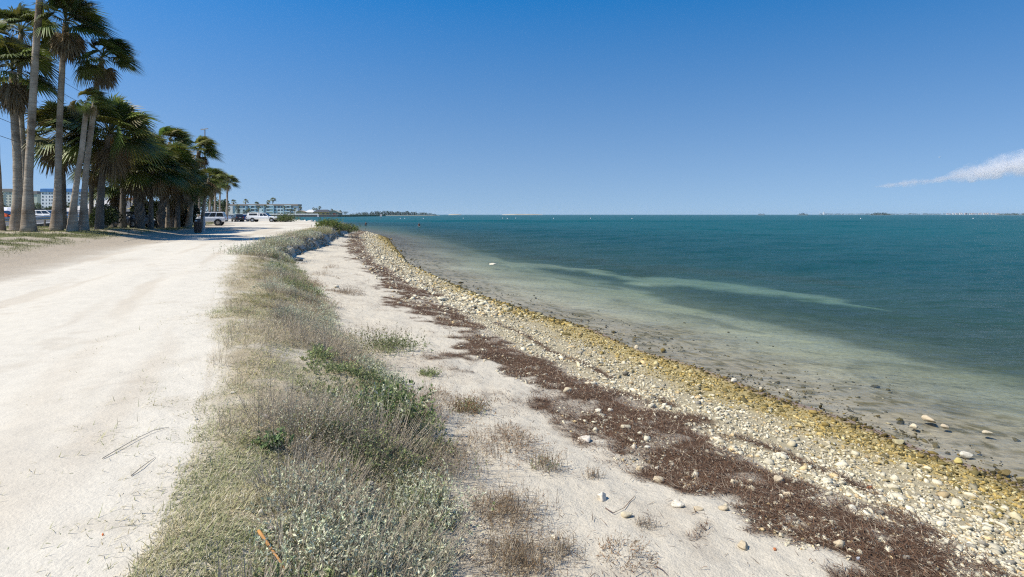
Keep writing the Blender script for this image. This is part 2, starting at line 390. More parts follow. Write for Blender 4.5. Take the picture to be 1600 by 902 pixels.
# ------------------------------------------------------------------ water surface
def water_mat():
    m, nt, b = _new('bay_water'); nt.nodes.remove(b)
    L = nt.links; p = pos(nt)
    dep = N(nt, 'ShaderNodeAttribute', attribute_name='depth').outputs['Fac']
    # ripples: short wind chop stretched across the breeze, plus a longer swell
    mp = N(nt, 'ShaderNodeMapping'); mp.inputs['Scale'].default_value = (.55, 1.25, 1); mp.inputs['Rotation'].default_value = (0, 0, R(18)); L.new(p, mp.inputs['Vector'])
    h1 = noise(nt, mp.outputs[0], 2.2, 5, .6); h2 = noise(nt, mp.outputs[0], .42, 4, .55)
    ad = N(nt, 'ShaderNodeMath', operation='MULTIPLY_ADD'); L.new(h2, ad.inputs[0]); ad.inputs[1].default_value = 3.6; L.new(h1, ad.inputs[2])
    bp = N(nt, 'ShaderNodeBump', Strength=.8, Distance=.16); L.new(ad.outputs[0], bp.inputs['Height'])
    fr = N(nt, 'ShaderNodeFresnel', IOR=1.33); L.new(bp.outputs[0], fr.inputs['Normal'])
    pw = N(nt, 'ShaderNodeMath', operation='POWER'); L.new(fr.outputs[0], pw.inputs[0]); pw.inputs[1].default_value = 1.35
    fm = N(nt, 'ShaderNodeMath', operation='MULTIPLY'); L.new(pw.outputs[0], fm.inputs[0]); fm.inputs[1].default_value = .50
    fmin = N(nt, 'ShaderNodeMath', operation='MINIMUM'); L.new(fm.outputs[0], fmin.inputs[0]); fmin.inputs[1].default_value = .50
    tr = N(nt, 'ShaderNodeBsdfTransparent'); L.new(ramp(nt, dep, [(0, (1, 1, 1)), (.12, (.90, .97, .92)), (.35, (.66, .94, .88)), (1, (.5, .86, .82))]), tr.inputs['Color'])
    df = N(nt, 'ShaderNodeBsdfDiffuse'); L.new(ramp(nt, dep, [(0, (.13, .12, .085)), (.12, (.075, .145, .125)), (.4, (.012, .085, .095)), (1, (.002, .076, .083))]), df.inputs['Color'])
    tf = ramp(nt, dep, [(0, (.04,)*3), (.12, (.20,)*3), (.4, (.60,)*3), (.75, (.9,)*3), (1, (.97,)*3)])
    # speckle of chop seen in the body colour comes from the facets
    L.new(bp.outputs[0], df.inputs['Normal'])
    body = N(nt, 'ShaderNodeMixShader'); L.new(tf, body.inputs[0]); L.new(tr.outputs[0], body.inputs[1]); L.new(df.outputs[0], body.inputs[2])
    gl = N(nt, 'ShaderNodeBsdfGlossy', Roughness=.16); L.new(bp.outputs[0], gl.inputs['Normal'])
    out = N(nt, 'ShaderNodeMixShader'); L.new(fmin.outputs[0], out.inputs[0]); L.new(body.outputs[0], out.inputs[1]); L.new(gl.outputs[0], out.inputs[2])
    L.new(out.outputs[0], nt.nodes['Material Output'].inputs['Surface'])
    return m
wY = np.concatenate([np.linspace(-14, 2, 20), np.geomspace(2.3, 420, 900), np.geomspace(440, 9000, 40)])
wO = np.concatenate([np.linspace(-3.5, 3, 90), np.geomspace(3.05, 420, 720), np.geomspace(440, 9000, 40)])
Yg = np.repeat(wY, len(wO)); Og = np.tile(wO, len(wY)); X = shore(Yg)+Og
D = np.clip(-bed_z(np.maximum(Og, 0), Yg)/2.6, 0, 1)
nb = fbm(X*.45, Yg*.45, 91, 4); nb2 = fbm(X*2.2, Yg*2.2, 92, 4); D = D*(1-.25*bar_w(X+(nb-.5)*2.5, Yg+(nb2-.5)*2.0+(nb-.5)*2))
# wind chop: each wave length dies out where the shore is near or the mesh gets too coarse for it
Zw = 0*X; step = np.maximum(Yg*.006, Og*.0075)
ca, sa = math.cos(.35), math.sin(.35); U_ = X*ca+Yg*sa; V_ = -X*sa+Yg*ca
gust = .55+.9*fbm(X*.03, Yg*.03, 310, 3)
for lam, amp, sd in ((.32, .012, 301), (.75, .040, 302), (1.7, .085, 303), (4.0, .16, 304), (9.5, .22, 305), (22, .42, 306)):
    k_ = sstep(lam*.45, lam*.22, step)*sstep(lam*.25, lam*3.5, Og)
    Zw = Zw+k_*amp*gust*(fbm(U_/lam*.52, V_/lam*1.3, sd, 2)-.5)*2
Zw = Zw+.004*sstep(-.5, .5, Og)*(fbm(X*7, Yg*7, 320, 2)-.5)*(Yg < 25)
tag(mesh_np('water', np.stack([X, Yg, Zw], 1), grid(len(wY), len(wO)), water_mat(), attrs={'depth': D}, smooth=True), kind='structure')
# open water behind and beyond the shore grid on the landward side (the inlet past the car park)
# ------------------------------------------------------------------ loose cobbles, weed, grass: nobody could count these
def rot_mats(n, tilt=1.0, rng=RNG):
    a = rng.uniform(0, 2*np.pi, n); b = rng.normal(0, tilt, n); c = rng.normal(0, tilt, n)
    ca, sa, cb, sb, cc, sc = np.cos(a), np.sin(a), np.cos(b), np.sin(b), np.cos(c), np.sin(c); z = 0*a; o = z+1
    Rz = np.stack([np.stack([ca, -sa, z], 1), np.stack([sa, ca, z], 1), np.stack([z, z, o], 1)], 1)
    Rx = np.stack([np.stack([o, z, z], 1), np.stack([z, cb, -sb], 1), np.stack([z, sb, cb], 1)], 1)
    Ry = np.stack([np.stack([cc, z, sc], 1), np.stack([z, o, z], 1), np.stack([-sc, z, cc], 1)], 1)
    return Rz@Rx@Ry
def ico(sub):
    import bmesh
    bm = bmesh.new(); bmesh.ops.create_icosphere(bm, subdivisions=sub, radius=1)
    V = np.array([v.co[:] for v in bm.verts]); FA = np.array([[v.index for v in f.verts] for f in bm.faces]); bm.free(); return V, FA
def rock_shapes(sub, n, seed, rough=.28):
    V, FA = ico(sub); out = []
    r = np.random.default_rng(seed)
    for k in range(n):
        W = V.copy()
        for q in range(10):                                  # chip flat facets off
            d = r.normal(size=3); d /= np.linalg.norm(d); h = r.uniform(.38, .75); s = W@d
            W = W-np.where(s > h, (s-h)*.95, 0)[:, None]*d
        f = 1+rough*(fbm(W[:, 0]*1.6+k*9, W[:, 1]*1.6+W[:, 2]*2.1, seed+k, 3)-.5)*2
        W = W*f[:, None]
        out.append(W*np.array([1.25, .92, .60])*r.uniform(.85, 1.15, 3))
    return out, FA
def scatter_rocks(name, P, S, C, sub, seed, mat, label_kind='stuff', tilt=.28, sink=.42, attrs=None):
    shp, FA = rock_shapes(sub, 9, seed)
    n = len(P); pick = RNG.integers(0, 9, n); nv = len(shp[0])
    V = np.stack(shp)[pick]*S[:, None, None]*RNG.uniform(.8, 1.25, (n, 1, 3))
    V = np.einsum('nij,nvj->nvi', rot_mats(n, tilt), V)
    V = V+P[:, None, :]+np.array([0, 0, 1])*(S*(.68-sink))[:, None, None]*.6
    FF = (FA[None]+np.arange(n)[:, None, None]*nv).reshape(-1, 3)
    o = mesh_np(name, V.reshape(-1, 3), FF, mat, np.repeat(C, nv, 0), smooth=False)
    return tag(o, kind=label_kind)
ROCK_M = M_tone('limestone_cobbles', .95, .15, .22, 60, .004)
def samp_Y(n, y0, y1, p):                                    # more samples near the viewer
    u = RNG.uniform(0, 1, n)
    if abs(p-1) < 1e-6: return y0*(y1/y0)**u
    q = 1-p; return (y0**q+u*(y1**q-y0**q))**(1/q)
def vis(X, Y, mg=1.12):
    return np.abs(X) < np.maximum(Y, .5)*.9*mg+.6
def cobble_set(n, y0, y1, p, smin, smax, sub, seed, grow):
    Y = samp_Y(n, y0, y1, p); c = RNG.uniform(7.0, 10.15, n)
    c = np.where(RNG.uniform(size=n) < .18, RNG.uniform(6.7, 7.8, n), c)
    cc = np.clip(c, 0, 10); X = from_zone(cc, Y)+np.maximum(c-10, 0)*6
    n1 = fbm(X*.7, Y*.7, 41, 5); n2 = fbm(X*3, Y*3, 51, 4); e = (n1-.5)*1.1+(n2-.5)*.5
    dens = sstep(7.7, 8.15, c+e*.5)*(.55+.45*sstep(.35, .6, n2))+.26*sstep(6.9, 7.1, c)*sstep(.42, .6, n2)
    dens = dens*np.where(c > 10, .4*np.exp(-(c-10)*9), 1)
    k = (RNG.uniform(size=n) < dens) & vis(X, Y); X, Y, c, e = X[k], Y[k], c[k], e[k]; n = len(X)
    Z = np.where(c > 10, bed_z(np.maximum(X-shore(Y), 0), Y), ground_z(X, Y))
    S = np.exp(RNG.normal(math.log(smin), .5, n)); S = np.clip(S, smin*.5, smax)*(1+grow*Y)
    S = S*np.where(c < 8, .85, 1)
    yel = sstep(8.45, 9.45, c+e*.8+RNG.normal(0, .30, n))
    w = np.stack([RNG.uniform(.40, .74, n)]*3, 1)*np.array([1, .90, .66])
    grey = RNG.uniform(size=n) < .07; w[grey] *= RNG.uniform(.25, .6, (grey.sum(), 1))*np.array([1, 1.02, 1.12])
    tan = RNG.uniform(size=n) < .12; w[tan] *= np.array([.95, .8, .6])
    y = RNG.uniform(.5, 1.15, (n, 1))*np.array([.41, .30, .10])
    alt = RNG.uniform(size=n); y[alt < .35] *= np.array([.45, .5, .6]); y[alt > .85] = w[alt > .85]*np.array([.9, .85, .6])
    C = w*(1-yel[:, None])+y*yel[:, None]
    wet = sstep(9.6, 10.02, c+e*.3)[:, None]; C = C*(1-wet*.55)
    return np.stack([X, Y, Z], 1), S, C
P, S, C = cobble_set(62000, 3.2, 17, 1.25, .0145, .085, 1, 5, .012)
scatter_rocks('cobbles', P, S, C, 1, 5, ROCK_M)
# rubble in the eroded scarp
n = 2600; Y = RNG.uniform(27, 74, n); c = RNG.uniform(4.9, 6.15, n); X = from_zone(c, Y); k = RNG.uniform(size=n) < np.interp(Y, _YS, _steep)*sstep(.35, .6, fbm(X*.6, Y*.6, 121, 3)); X, Y, c = X[k], Y[k], c[k]; n = len(X)
scatter_rocks('scarp_rubble', np.stack([X, Y, ground_z(X, Y, c)], 1), np.exp(RNG.normal(math.log(.085), .5, n)), RNG.uniform(.22, .55, (n, 1))*np.array([1, .9, .72]), 1, 8, ROCK_M)
P, S, C = cobble_set(26000, 15, 95, 1.3, .030, .10, 1, 6, .010)
scatter_rocks('cobble_bank', P, S, C, 1, 6, ROCK_M)

# stones under the shallow water
n = 2600; Y = samp_Y(n, 4.5, 26, 1.3); of = RNG.exponential(1.1, n)+.15; X = shore(Y)+of; k = vis(X, Y) & (of < 5) & (RNG.uniform(size=n) < sstep(.4, .6, fbm(X*1.1, Y*1.1, 131, 3))); X, Y, of = X[k], Y[k], of[k]; n = len(X)
scatter_rocks('submerged_stones', np.stack([X, Y, bed_z(of, Y)-.03], 1), np.exp(RNG.normal(math.log(.02), .5, n)), RNG.uniform(.35, 1.1, (n, 1))*np.where((RNG.uniform(size=n) < .25)[:, None], np.array([.42, .37, .25]), np.array([.14, .115, .05])), 1, 9, ROCK_M)
def strips(P, Lg, Wd, az, pitch, bend, C):
    """thin bent blades: three nodes each, two quads"""
    n = len(P); d = np.stack([np.cos(az)*np.cos(pitch), np.sin(az)*np.cos(pitch), np.sin(pitch)], 1)
    s = np.stack([-np.sin(az), np.cos(az), 0*az], 1)
    b = bend if bend.ndim == 2 else bend[:, None]*np.array([[0, 0, 1.]])
    mid = P+d*(Lg*.5)[:, None]+b*(Lg*.18)[:, None]; tip = P+d*Lg[:, None]+b*(Lg*.7)[:, None]
    w = Wd[:, None]*.5
    V = np.stack([P-s*w, P+s*w, mid-s*w*.85, mid+s*w*.85, tip-s*w*.15, tip+s*w*.15], 1)
    i = np.arange(n)[:, None]*6
    FA = np.concatenate([i+np.array([[0, 1, 3, 2]]), i+np.array([[2, 3, 5, 4]])])
    return V.reshape(-1, 3), FA, np.repeat(C, 6, 0)
def join(L):
    V = []; FA = []; C = []; n = 0
    for v, f, c in L:
        V.append(v); FA.append(f+n); C.append(c); n += len(v)
    return np.concatenate(V), np.concatenate(FA), np.concatenate(C)
LEAF_M = M_tone('dry_plant', .85, .12, .2, 30, 0, .24)
WEED_M = M_tone('dried_seaweed', .8, .3, .3, 40)
# dried seaweed along the tide line
def wrack_set(n, y0, y1):
    Y = samp_Y(n, y0, y1, 1.35); c = RNG.uniform(5.9, 8.6, n); X = from_zone(c, Y)
    n1 = fbm(X*.7, Y*.7, 41, 5); n2 = fbm(X*3, Y*3, 51, 4); e = (n1-.5)*1.1+(n2-.5)*.5
    w = wrack_w(X, Y, c, n1, n2)
    fr = np.exp(-((c-8.28-(n1-.5)*.35)/.05)**2)*sstep(.42, .5, n1)
    w = np.maximum(w, fr)+.07*sstep(5.9, 6.3, c)*(c < 7.2)*sstep(.46, .64, n1)+.006*(c < 7.2)
    k = (RNG.uniform(size=n) < w) & vis(X, Y); X, Y = X[k], Y[k]; n = len(X)
    Z = ground_z(X, Y)+RNG.uniform(.0, .03, n)
    g = 1+.05*Y
    L = RNG.uniform(.02, .075, n)*g; W = RNG.uniform(.0018, .0048, n)*g
    C = RNG.uniform(.5, 1.5, (n, 1))*np.array([.112, .062, .034]); pale = RNG.uniform(size=n) < .15
    C[pale] = np.array([.34, .27, .19])*RNG.uniform(.6, 1.2, (pale.sum(), 1))
    # a long drift lies mostly along the shore
    az = RNG.normal(2.1, .9, n)
    return strips(np.stack([X, Y, Z], 1), L, W, az, RNG.normal(.05, .22, n), RNG.normal(-.1, .3, n), C)
V, FA, C = join([wrack_set(210000, 3.2, 20), wrack_set(60000, 18, 90)])
tag(mesh_np('seaweed', V, FA, WEED_M, C), kind='stuff')

# ------------------------------------------------------------------ bank plants
def gully(X, Y):                                              # the sandy foot track that cuts through the plants
    a = np.array([-11.2, 21.5]); b = np.array([-8.2, 23.5])
    d = b-a; t = np.clip(((X-a[0])*d[0]+(Y-a[1])*d[1])/(d@d), 0, 1)
    return np.hypot(X-a[0]-t*d[0], Y-a[1]-t*d[1])
def turf_set(n, y0, y1, p, c0=3.7, c1=6.2):
    Y = samp_Y(n, y0, y1, p); c = RNG.uniform(c0, c1, n); X = from_zone(c, Y)
    n1 = fbm(X*.7, Y*.7, 41, 5); n2 = fbm(X*3, Y*3, 51, 4); e = (n1-.5)*1.1+(n2-.5)*.5
    bare = sstep(.56, .66, fbm(X*1.6, Y*1.6, 97, 4))
    w = (sstep(3.95, 4.30, c+e*.55)*.9+.10*sstep(3.75, 4.1, c+e*.8)*sstep(.5, .7, n2))*(1-sstep(5.6, 6.02, c+e*.5))*(1-.85*bare)*sstep(.35, .8, gully(X, Y))
    st = np.interp(Y, _YS, _steep); w = w*(1-st*sstep(5.0, 5.3, c))
    k = (RNG.uniform(size=n) < w) & vis(X, Y); X, Y, c = X[k], Y[k], c[k]; n = len(X)
    Z = ground_z(X, Y, c)-.004; g = 1+.045*Y
    t = vnoise(X*2.1, Y*2.1, 101); t2 = vnoise(X*.6, Y*.6, 102)
    right = sstep(4.55, 5.0, c)
    L = RNG.uniform(.02, .055, n)*(.75+.6*t2)*(1-.35*right)*g**.7; W = RNG.uniform(.0022, .0045, n)*g
    tan = np.array([.54, .465, .29]); grn = np.array([.31, .335, .16]); gry = np.array([.62, .56, .42])
    mixv = np.clip(t*1.0+RNG.normal(0, .32, n)-.12, 0, 1)[:, None]
    C = tan*mixv+grn*(1-mixv); gq = (RNG.uniform(size=n) < .22)[:, None]; C = np.where(gq, gry, C)
    C = C*RNG.uniform(.7, 1.25, (n, 1))
    lean = RNG.normal(.38, .38, n)
    return strips(np.stack([X, Y, Z], 1), L, W, RNG.normal(.3, 1.5, n), np.clip(lean, .05, 1.5), RNG.normal(-.3, .4, n), C)
V, FA, C = join([turf_set(280000, 2.2, 10, 1.15, 3.5), turf_set(150000, 9, 90, 1.35)])
tag(mesh_np('grass', V, FA, LEAF_M, C), kind='stuff')

def leaves(P, Nn, Lg, Wd, C):
    """small pointed leaves, each a folded diamond, growing along direction Nn"""
    n = len(P); d = Nn/np.linalg.norm(Nn, axis=1)[:, None]
    r = RNG.normal(size=(n, 3)); s = np.cross(d, r); s /= np.linalg.norm(s, axis=1)[:, None]; u = np.cross(s, d)
    mid = P+d*(Lg*.5)[:, None]
    V = np.stack([P, mid+s*(Wd*.5)[:, None]+u*(Wd*.2)[:, None], P+d*Lg[:, None], mid-s*(Wd*.5)[:, None]+u*(Wd*.2)[:, None]], 1)
    i = np.arange(n)[:, None]*4
    FA = np.concatenate([i+np.array([[0, 1, 2]]), i+np.array([[0, 2, 3]])])
    FA = np.concatenate([FA, ]); return V.reshape(-1, 3), FA, np.repeat(C, 4, 0)
def leafy(n_st, base, spread, hgt, nleaf, leaf, C0, Cvar=.25, lean=(.15, 0), wd=.42, twig=(.40, .34, .26), twr=.0016, az=None, el=None):
    """a low plant: stems fan out of the base, leaves in pairs up each stem. base (n,3) picks a root for each stem"""
    n = n_st; B = base if base.ndim == 2 else np.repeat(base[None], n, 0)
    az = RNG.uniform(0, 2*np.pi, n) if az is None else az; el = np.clip(RNG.normal(1.0, .35, n), .15, 1.5) if el is None else el
    L = hgt*RNG.uniform(.55, 1.15, n); D = np.stack([np.cos(az)*np.cos(el)+lean[0], np.sin(az)*np.cos(el)+lean[1], np.sin(el)], 1)
    B = B+np.stack([RNG.normal(0, spread, n), RNG.normal(0, spread, n), 0*az], 1)
    tip = B+D*L[:, None]
    sv = strips(B, L, np.full(n, twr*2), np.arctan2(D[:, 1], D[:, 0]), np.arcsin(np.clip(D[:, 2]/np.linalg.norm(D, axis=1), -1, 1)), np.zeros(n), np.tile(np.array(twig), (n, 1))*RNG.uniform(.6, 1.2, (n, 1)))
    t = RNG.uniform(.25, 1.02, (n, nleaf)); PP = (B[:, None]+D[:, None]*L[:, None, None]*t[..., None]).reshape(-1, 3)
    NN = (D[:, None]*.55+RNG.normal(0, .75, (n, nleaf, 3))+np.array([0, 0, .25])).reshape(-1, 3)
    k = len(PP); LL = leaf*RNG.uniform(.6, 1.25, k)
    CC = np.array(C0)*RNG.uniform(1-Cvar, 1+Cvar, (k, 1))*RNG.uniform(.93, 1.07, (k, 3))
    return [sv, leaves(PP, NN, LL, LL*wd, CC)]
def join_mixed(L):
    V = []; F3 = []; F4 = []; C = []; n = 0
    for v, f, c in L:
        (F3 if f.shape[1] == 3 else F4).append(f+n); V.append(v); C.append(c); n += len(v)
    fa = ([np.concatenate(F4)] if F4 else [])+([np.concatenate(F3)] if F3 else [])
    return np.concatenate(V), fa, np.concatenate(C)
SILVER = (.58, .59, .42); GREEN = (.30, .34, .155); LAV = (.60, .53, .38); DRY = (.44, .33, .20); OLIVE = (.42, .39, .18)
def cover_set(n, y0, y1, p, c0, c1, kindf, hgt, nleaf, leaf, C0, wd, seed, lo=.45, hi=.6, grow=.03, twr=.0016, lean=(.2, 0)):
    Y = samp_Y(n, y0, y1, p); c = RNG.uniform(c0, c1, n); X = from_zone(c, Y)
    w = sstep(lo, hi, fbm(X*.55, Y*.55, seed, 4))*sstep(.5, 1, gully(X, Y))*sstep(c0, c0+.18, c)*(1-sstep(c1-.25, c1, c))
    st = np.interp(Y, _YS, _steep); w = w*(1-st*sstep(5.05, 5.3, c))
    k = (RNG.uniform(size=n) < w) & vis(X, Y); X, Y, c = X[k], Y[k], c[k]
    cl = fbm(X*1.4, Y*1.4, seed+60, 3); hgt = hgt*(.25+1.5*cl)*(1-.5*sstep(5.0, 5.9, c))
    g = float(np.mean(1+grow*Y)); B = np.stack([X, Y, ground_z(X, Y, c)-.01], 1)
    if not len(X): return []
    return leafy(len(X), B, .01, hgt*g, nleaf, leaf*g, C0, .3, lean, wd, twr=twr*g)
def clump_set(n, y0, y1, c0, c1, seed, lo, hi, rad, stems, hgt, nleaf, leaf, C0, wd, twr=.0016, lean=(.12, 0), grow=.02):
    Y = samp_Y(n, y0, y1, 1.15); c = RNG.uniform(c0, c1, n); X = from_zone(c, Y)
    w = sstep(lo, hi, fbm(X*.6, Y*.6, seed, 4))*sstep(.5, 1, gully(X, Y)); st = np.interp(Y, _YS, _steep); w = w*(1-st*sstep(5.05, 5.3, c))
    k = (RNG.uniform(size=n) < w) & vis(X, Y); X, Y = X[k], Y[k]; n = len(X)
    if not n: return []
    size = np.exp(RNG.normal(0, .38, n)); m = np.maximum(3, (stems*size**1.6*RNG.uniform(.7, 1.3, n))).astype(int)
    i = np.repeat(np.arange(n), m); N_ = len(i); a = RNG.uniform(0, 2*np.pi, N_); q = np.sqrt(RNG.uniform(0, 1, N_)); r_ = rad*size[i]*q; sc = 1+grow*Y[i]
    x = X[i]+r_*np.cos(a)*sc; y = Y[i]+r_*np.sin(a)*sc; B = np.stack([x, y, ground_z(x, y)-.008], 1)
    h = hgt*size[i]*(1-.55*q*q)*sc; el = np.clip(RNG.normal(1.25-.75*q, .28), .1, 1.5); tone = RNG.uniform(.6, 1.3, n)[i]
    o = leafy(N_, B, .004, h, nleaf, leaf*float(sc.mean()), C0, .25, lean, wd, twr=twr*float(sc.mean()), az=a+RNG.normal(0, .5, N_), el=el)
    o[1] = (o[1][0], o[1][1], o[1][2]*np.repeat(np.repeat(tone, nleaf), 4)[:, None]); return o
L = []
for (y0, y1, m) in ((2.3, 7, 1.0), (7, 16, 1.1), (16, 36, .9), (36, 85, .7)):
    L += clump_set(int(300*m), y0, y1, 4.72, 5.8, 201, .44, .56, .11, 34, .10, 9, .024, SILVER, .38)
    L += clump_set(int(170*m), y0, y1, 4.85, 6.0, 202, .45, .56, .09, 26, .11, 9, .026, GREEN, .5)
    L += clump_set(int(80*m), y0, y1, 4.7, 5.5, 203, .46, .56, .14, 60, .20, 7, .013, LAV, .3, .0022)
    L += clump_set(int(260*m), y0, y1, 4.4, 5.9, 204, .40, .58, .09, 26, .10, 6, .026, OLIVE, .18)
    L += clump_set(int(240*m), y0, y1, 5.2, 6.5, 205, .47, .58, .12, 34, .12, 4, .028, (.31, .20, .115), .16)
    L += clump_set(int(170*m), y0, y1, 4.2, 6.0, 206, .42, .56, .10, 22, .17, 3, .03, (.62, .52, .33), .1, .0014, (.5, .2))
V, FA, C = join_mixed(L)
tag(mesh_np('ground_cover', V, FA, LEAF_M, C), kind='stuff')
# low grass on the palm verge
def verge_set(n, y0, y1, p):
    Y = samp_Y(n, y0, y1, p); c = RNG.uniform(.8, 2.85, n); X = from_zone(c, Y)
    n1 = fbm(X*.7, Y*.7, 41, 5); n2 = fbm(X*3, Y*3, 51, 4); e = (n1-.5)*1.1+(n2-.5)*.5
    g = sstep(.42, .56, n1*.6+n2*.4+.06*(2.0-np.clip(c, 0, 2.2)))*sstep(2.75, 2.3, c+e*.4)
    k = (RNG.uniform(size=n) < g) & vis(X, Y); X, Y, c = X[k], Y[k], c[k]; n = len(X)
    s = 1+.03*Y; C = np.where((RNG.uniform(size=n) < .6)[:, None], np.array([.13, .155, .05]), np.array([.28, .25, .13]))*RNG.uniform(.6, 1.3, (n, 1))
    return strips(np.stack([X, Y, ground_z(X, Y, c)], 1), RNG.uniform(.04, .11, n)*s**.5, .006*s, RNG.uniform(0, 6.3, n), np.clip(RNG.normal(.9, .4, n), .1, 1.5), RNG.normal(-.2, .4, n), C)
V, FA, C = verge_set(130000, 18, 110, 1.6)
tag(mesh_np('verge_grass', V, FA, LEAF_M, C), kind='stuff')

# ------------------------------------------------------------------ plants one can tell apart
def plant(label, u, v, parts, cat='shrub', name='shrub', group=None):
    b = on_ground(u, v); b[2] -= .01
    L = []
    for p in parts: L += leafy(base=b, **p)
    V, FA, C = join_mixed(L); V = V-b
    o = mesh_np(name, V, FA, LEAF_M, C); o.location = b
    return tag(o, label, cat, group)
def P_(n, sp, h, nl, lf, C, wd=.4, tw=.0016, lean=(.15, 0)): return dict(n_st=n, spread=sp, hgt=h, nleaf=nl, leaf=lf, C0=C, wd=wd, twr=tw, lean=lean)
plant('bushy broad-leaved green plant at the edge of the bank with pointed pale leaves', 592, 655, [P_(240, .20, .30, 12, .045, (.19, .24, .10), .42), P_(60, .2, .3, 10, .04, SILVER)])
plant('dense grey twiggy shrub with fine lavender leaves in the middle of the bank', 478, 672, [P_(420, .20, .40, 8, .014, LAV, .3, .0016), P_(120, .2, .34, 8, .02, SILVER)])
plant('pale silvery shrub with narrow leaves at the sandy foot of the bank', 640, 800, [P_(330, .17, .22, 12, .026, SILVER, .3), P_(110, .16, .2, 10, .026, GREEN)])
plant('small clump of round fresh green leaves low among the turf', 420, 697, [P_(70, .06, .09, 9, .028, (.19, .26, .11), .75)])
plant('brown dry brush with long bare upright stalks beside the leafy green plant', 660, 645, [P_(380, .17, .36, 5, .018, (.36, .24, .13), .2, .0017), P_(40, .1, .65, 2, .012, (.3, .25, .17), .2, .0016)], 'dry brush', 'dry_brush')
plant('tangle of tan straw stems collapsing from the bank onto the sand', 690, 735, [P_(380, .20, .32, 3, .02, (.37, .25, .14), .15, .0018, (.35, -.1)), P_(40, .15, .2, 8, .02, GREEN)], 'dry brush', 'dry_brush')
plant('reddish green succulent mat on the sand right of the dry brush', 728, 640, [P_(260, .14, .13, 8, .02, (.25, .16, .08), .4), P_(60, .12, .12, 9, .022, GREEN)], 'creeping plant', 'creeping_plant')
plant('brown creeping runner with a few green tips in the middle of the sand', 850, 730, [P_(150, .09, .2, 3, .02, (.25, .16, .09), .3, .0022), P_(26, .08, .1, 8, .018, GREEN)], 'creeping plant', 'creeping_plant')
plant('withered brown tuft further down the sand beside the brown runner', 925, 745, [P_(70, .05, .12, 3, .016, (.26, .17, .1), .3, .002)], 'creeping plant', 'creeping_plant')
plant('thin brown sprig lying near the dark seaweed in the open sand', 1010, 822, [P_(70, .04, .10, 2, .014, (.2, .13, .09), .3, .0022)], 'creeping plant', 'creeping_plant')
plant('heap of tan dry grass at the foot of the bank near the bottom edge', 778, 800, [P_(800, .15, .13, 4, .022, (.30, .20, .11), .14, .0022, (.25, -.2))], 'dry grass', 'dry_grass')
plant('brown straw clump spilling over the sand below the tan heap', 800, 872, [P_(800, .14, .12, 4, .022, (.28, .19, .10), .14, .0022, (.25, -.2))], 'dry grass', 'dry_grass')
plant('wispy straw tuft with dead blades on the sand right of the straw clump', 880, 866, [P_(110, .06, .13, 3, .022, (.27, .19, .11), .14, .002)], 'dry grass', 'dry_grass')
plant('green mat of small leaves at the bank foot beside a brown dead patch', 612, 545, [P_(170, .28, .15, 9, .03, GREEN, .45), P_(60, .3, .15, 3, .03, DRY, .2)], 'creeping plant', 'creeping_plant')
plant('brown and green mat hugging the foot of the bank above the leafy plant', 560, 533, [P_(220, .5, .18, 7, .03, (.23, .2, .11), .35), P_(60, .4, .15, 9, .03, GREEN)], 'creeping plant', 'creeping_plant')
plant('flat green sprawl with few leaves alone on the white sand', 668, 586, [P_(120, .07, .10, 7, .025, GREEN, .45)], 'creeping plant', 'creeping_plant')
plant('low green shrub hanging on the bank edge above the sandy hollow', 600, 548, [P_(180, .22, .28, 9, .034, (.2, .22, .1), .42)])
plant('bright green bush with yellowish tips at the far end of the bank', 512, 356, [P_(420, .5, .9, 12, .12, (.17, .22, .06), .5, .006)], 'bush', 'bush')
plant('wide dark green bush in front of the bright bush at the bank end', 527, 361, [P_(700, .8, .72, 11, .12, (.13, .17, .06), .5, .006), P_(160, .8, .8, 6, .1, DRY, .4, .006)], 'bush', 'bush')
plant('small dark green bush at the very tip of the bank beside the beach', 545, 363.5, [P_(300, .6, .7, 10, .11, (.12, .16, .06), .5, .006)], 'bush', 'bush')
plant('green bush between the white boulders past the parked pickup', 444, 347, [P_(320, .9, 1.5, 10, .22, (.13, .17, .06), .55, .01)], 'bush', 'bush')
for (u, v, lb) in ((500, 366, 'olive shrub crowning the eroded bank behind the scarp'), (470, 372, 'silvery shrub on top of the eroded scarp'), (432, 385, 'grey shrub on the bank edge just past the sandy foot track'), (398, 398, 'pale twiggy shrub on the road side of the sandy foot track')):
    plant(lb, u, v, [P_(330, .5, .5, 9, .055, SILVER if 'olive' not in lb else OLIVE, .4, .004), P_(130, .5, .55, 7, .05, LAV, .3, .004), P_(160, .5, .5, 8, .05, GREEN, .4, .004)])

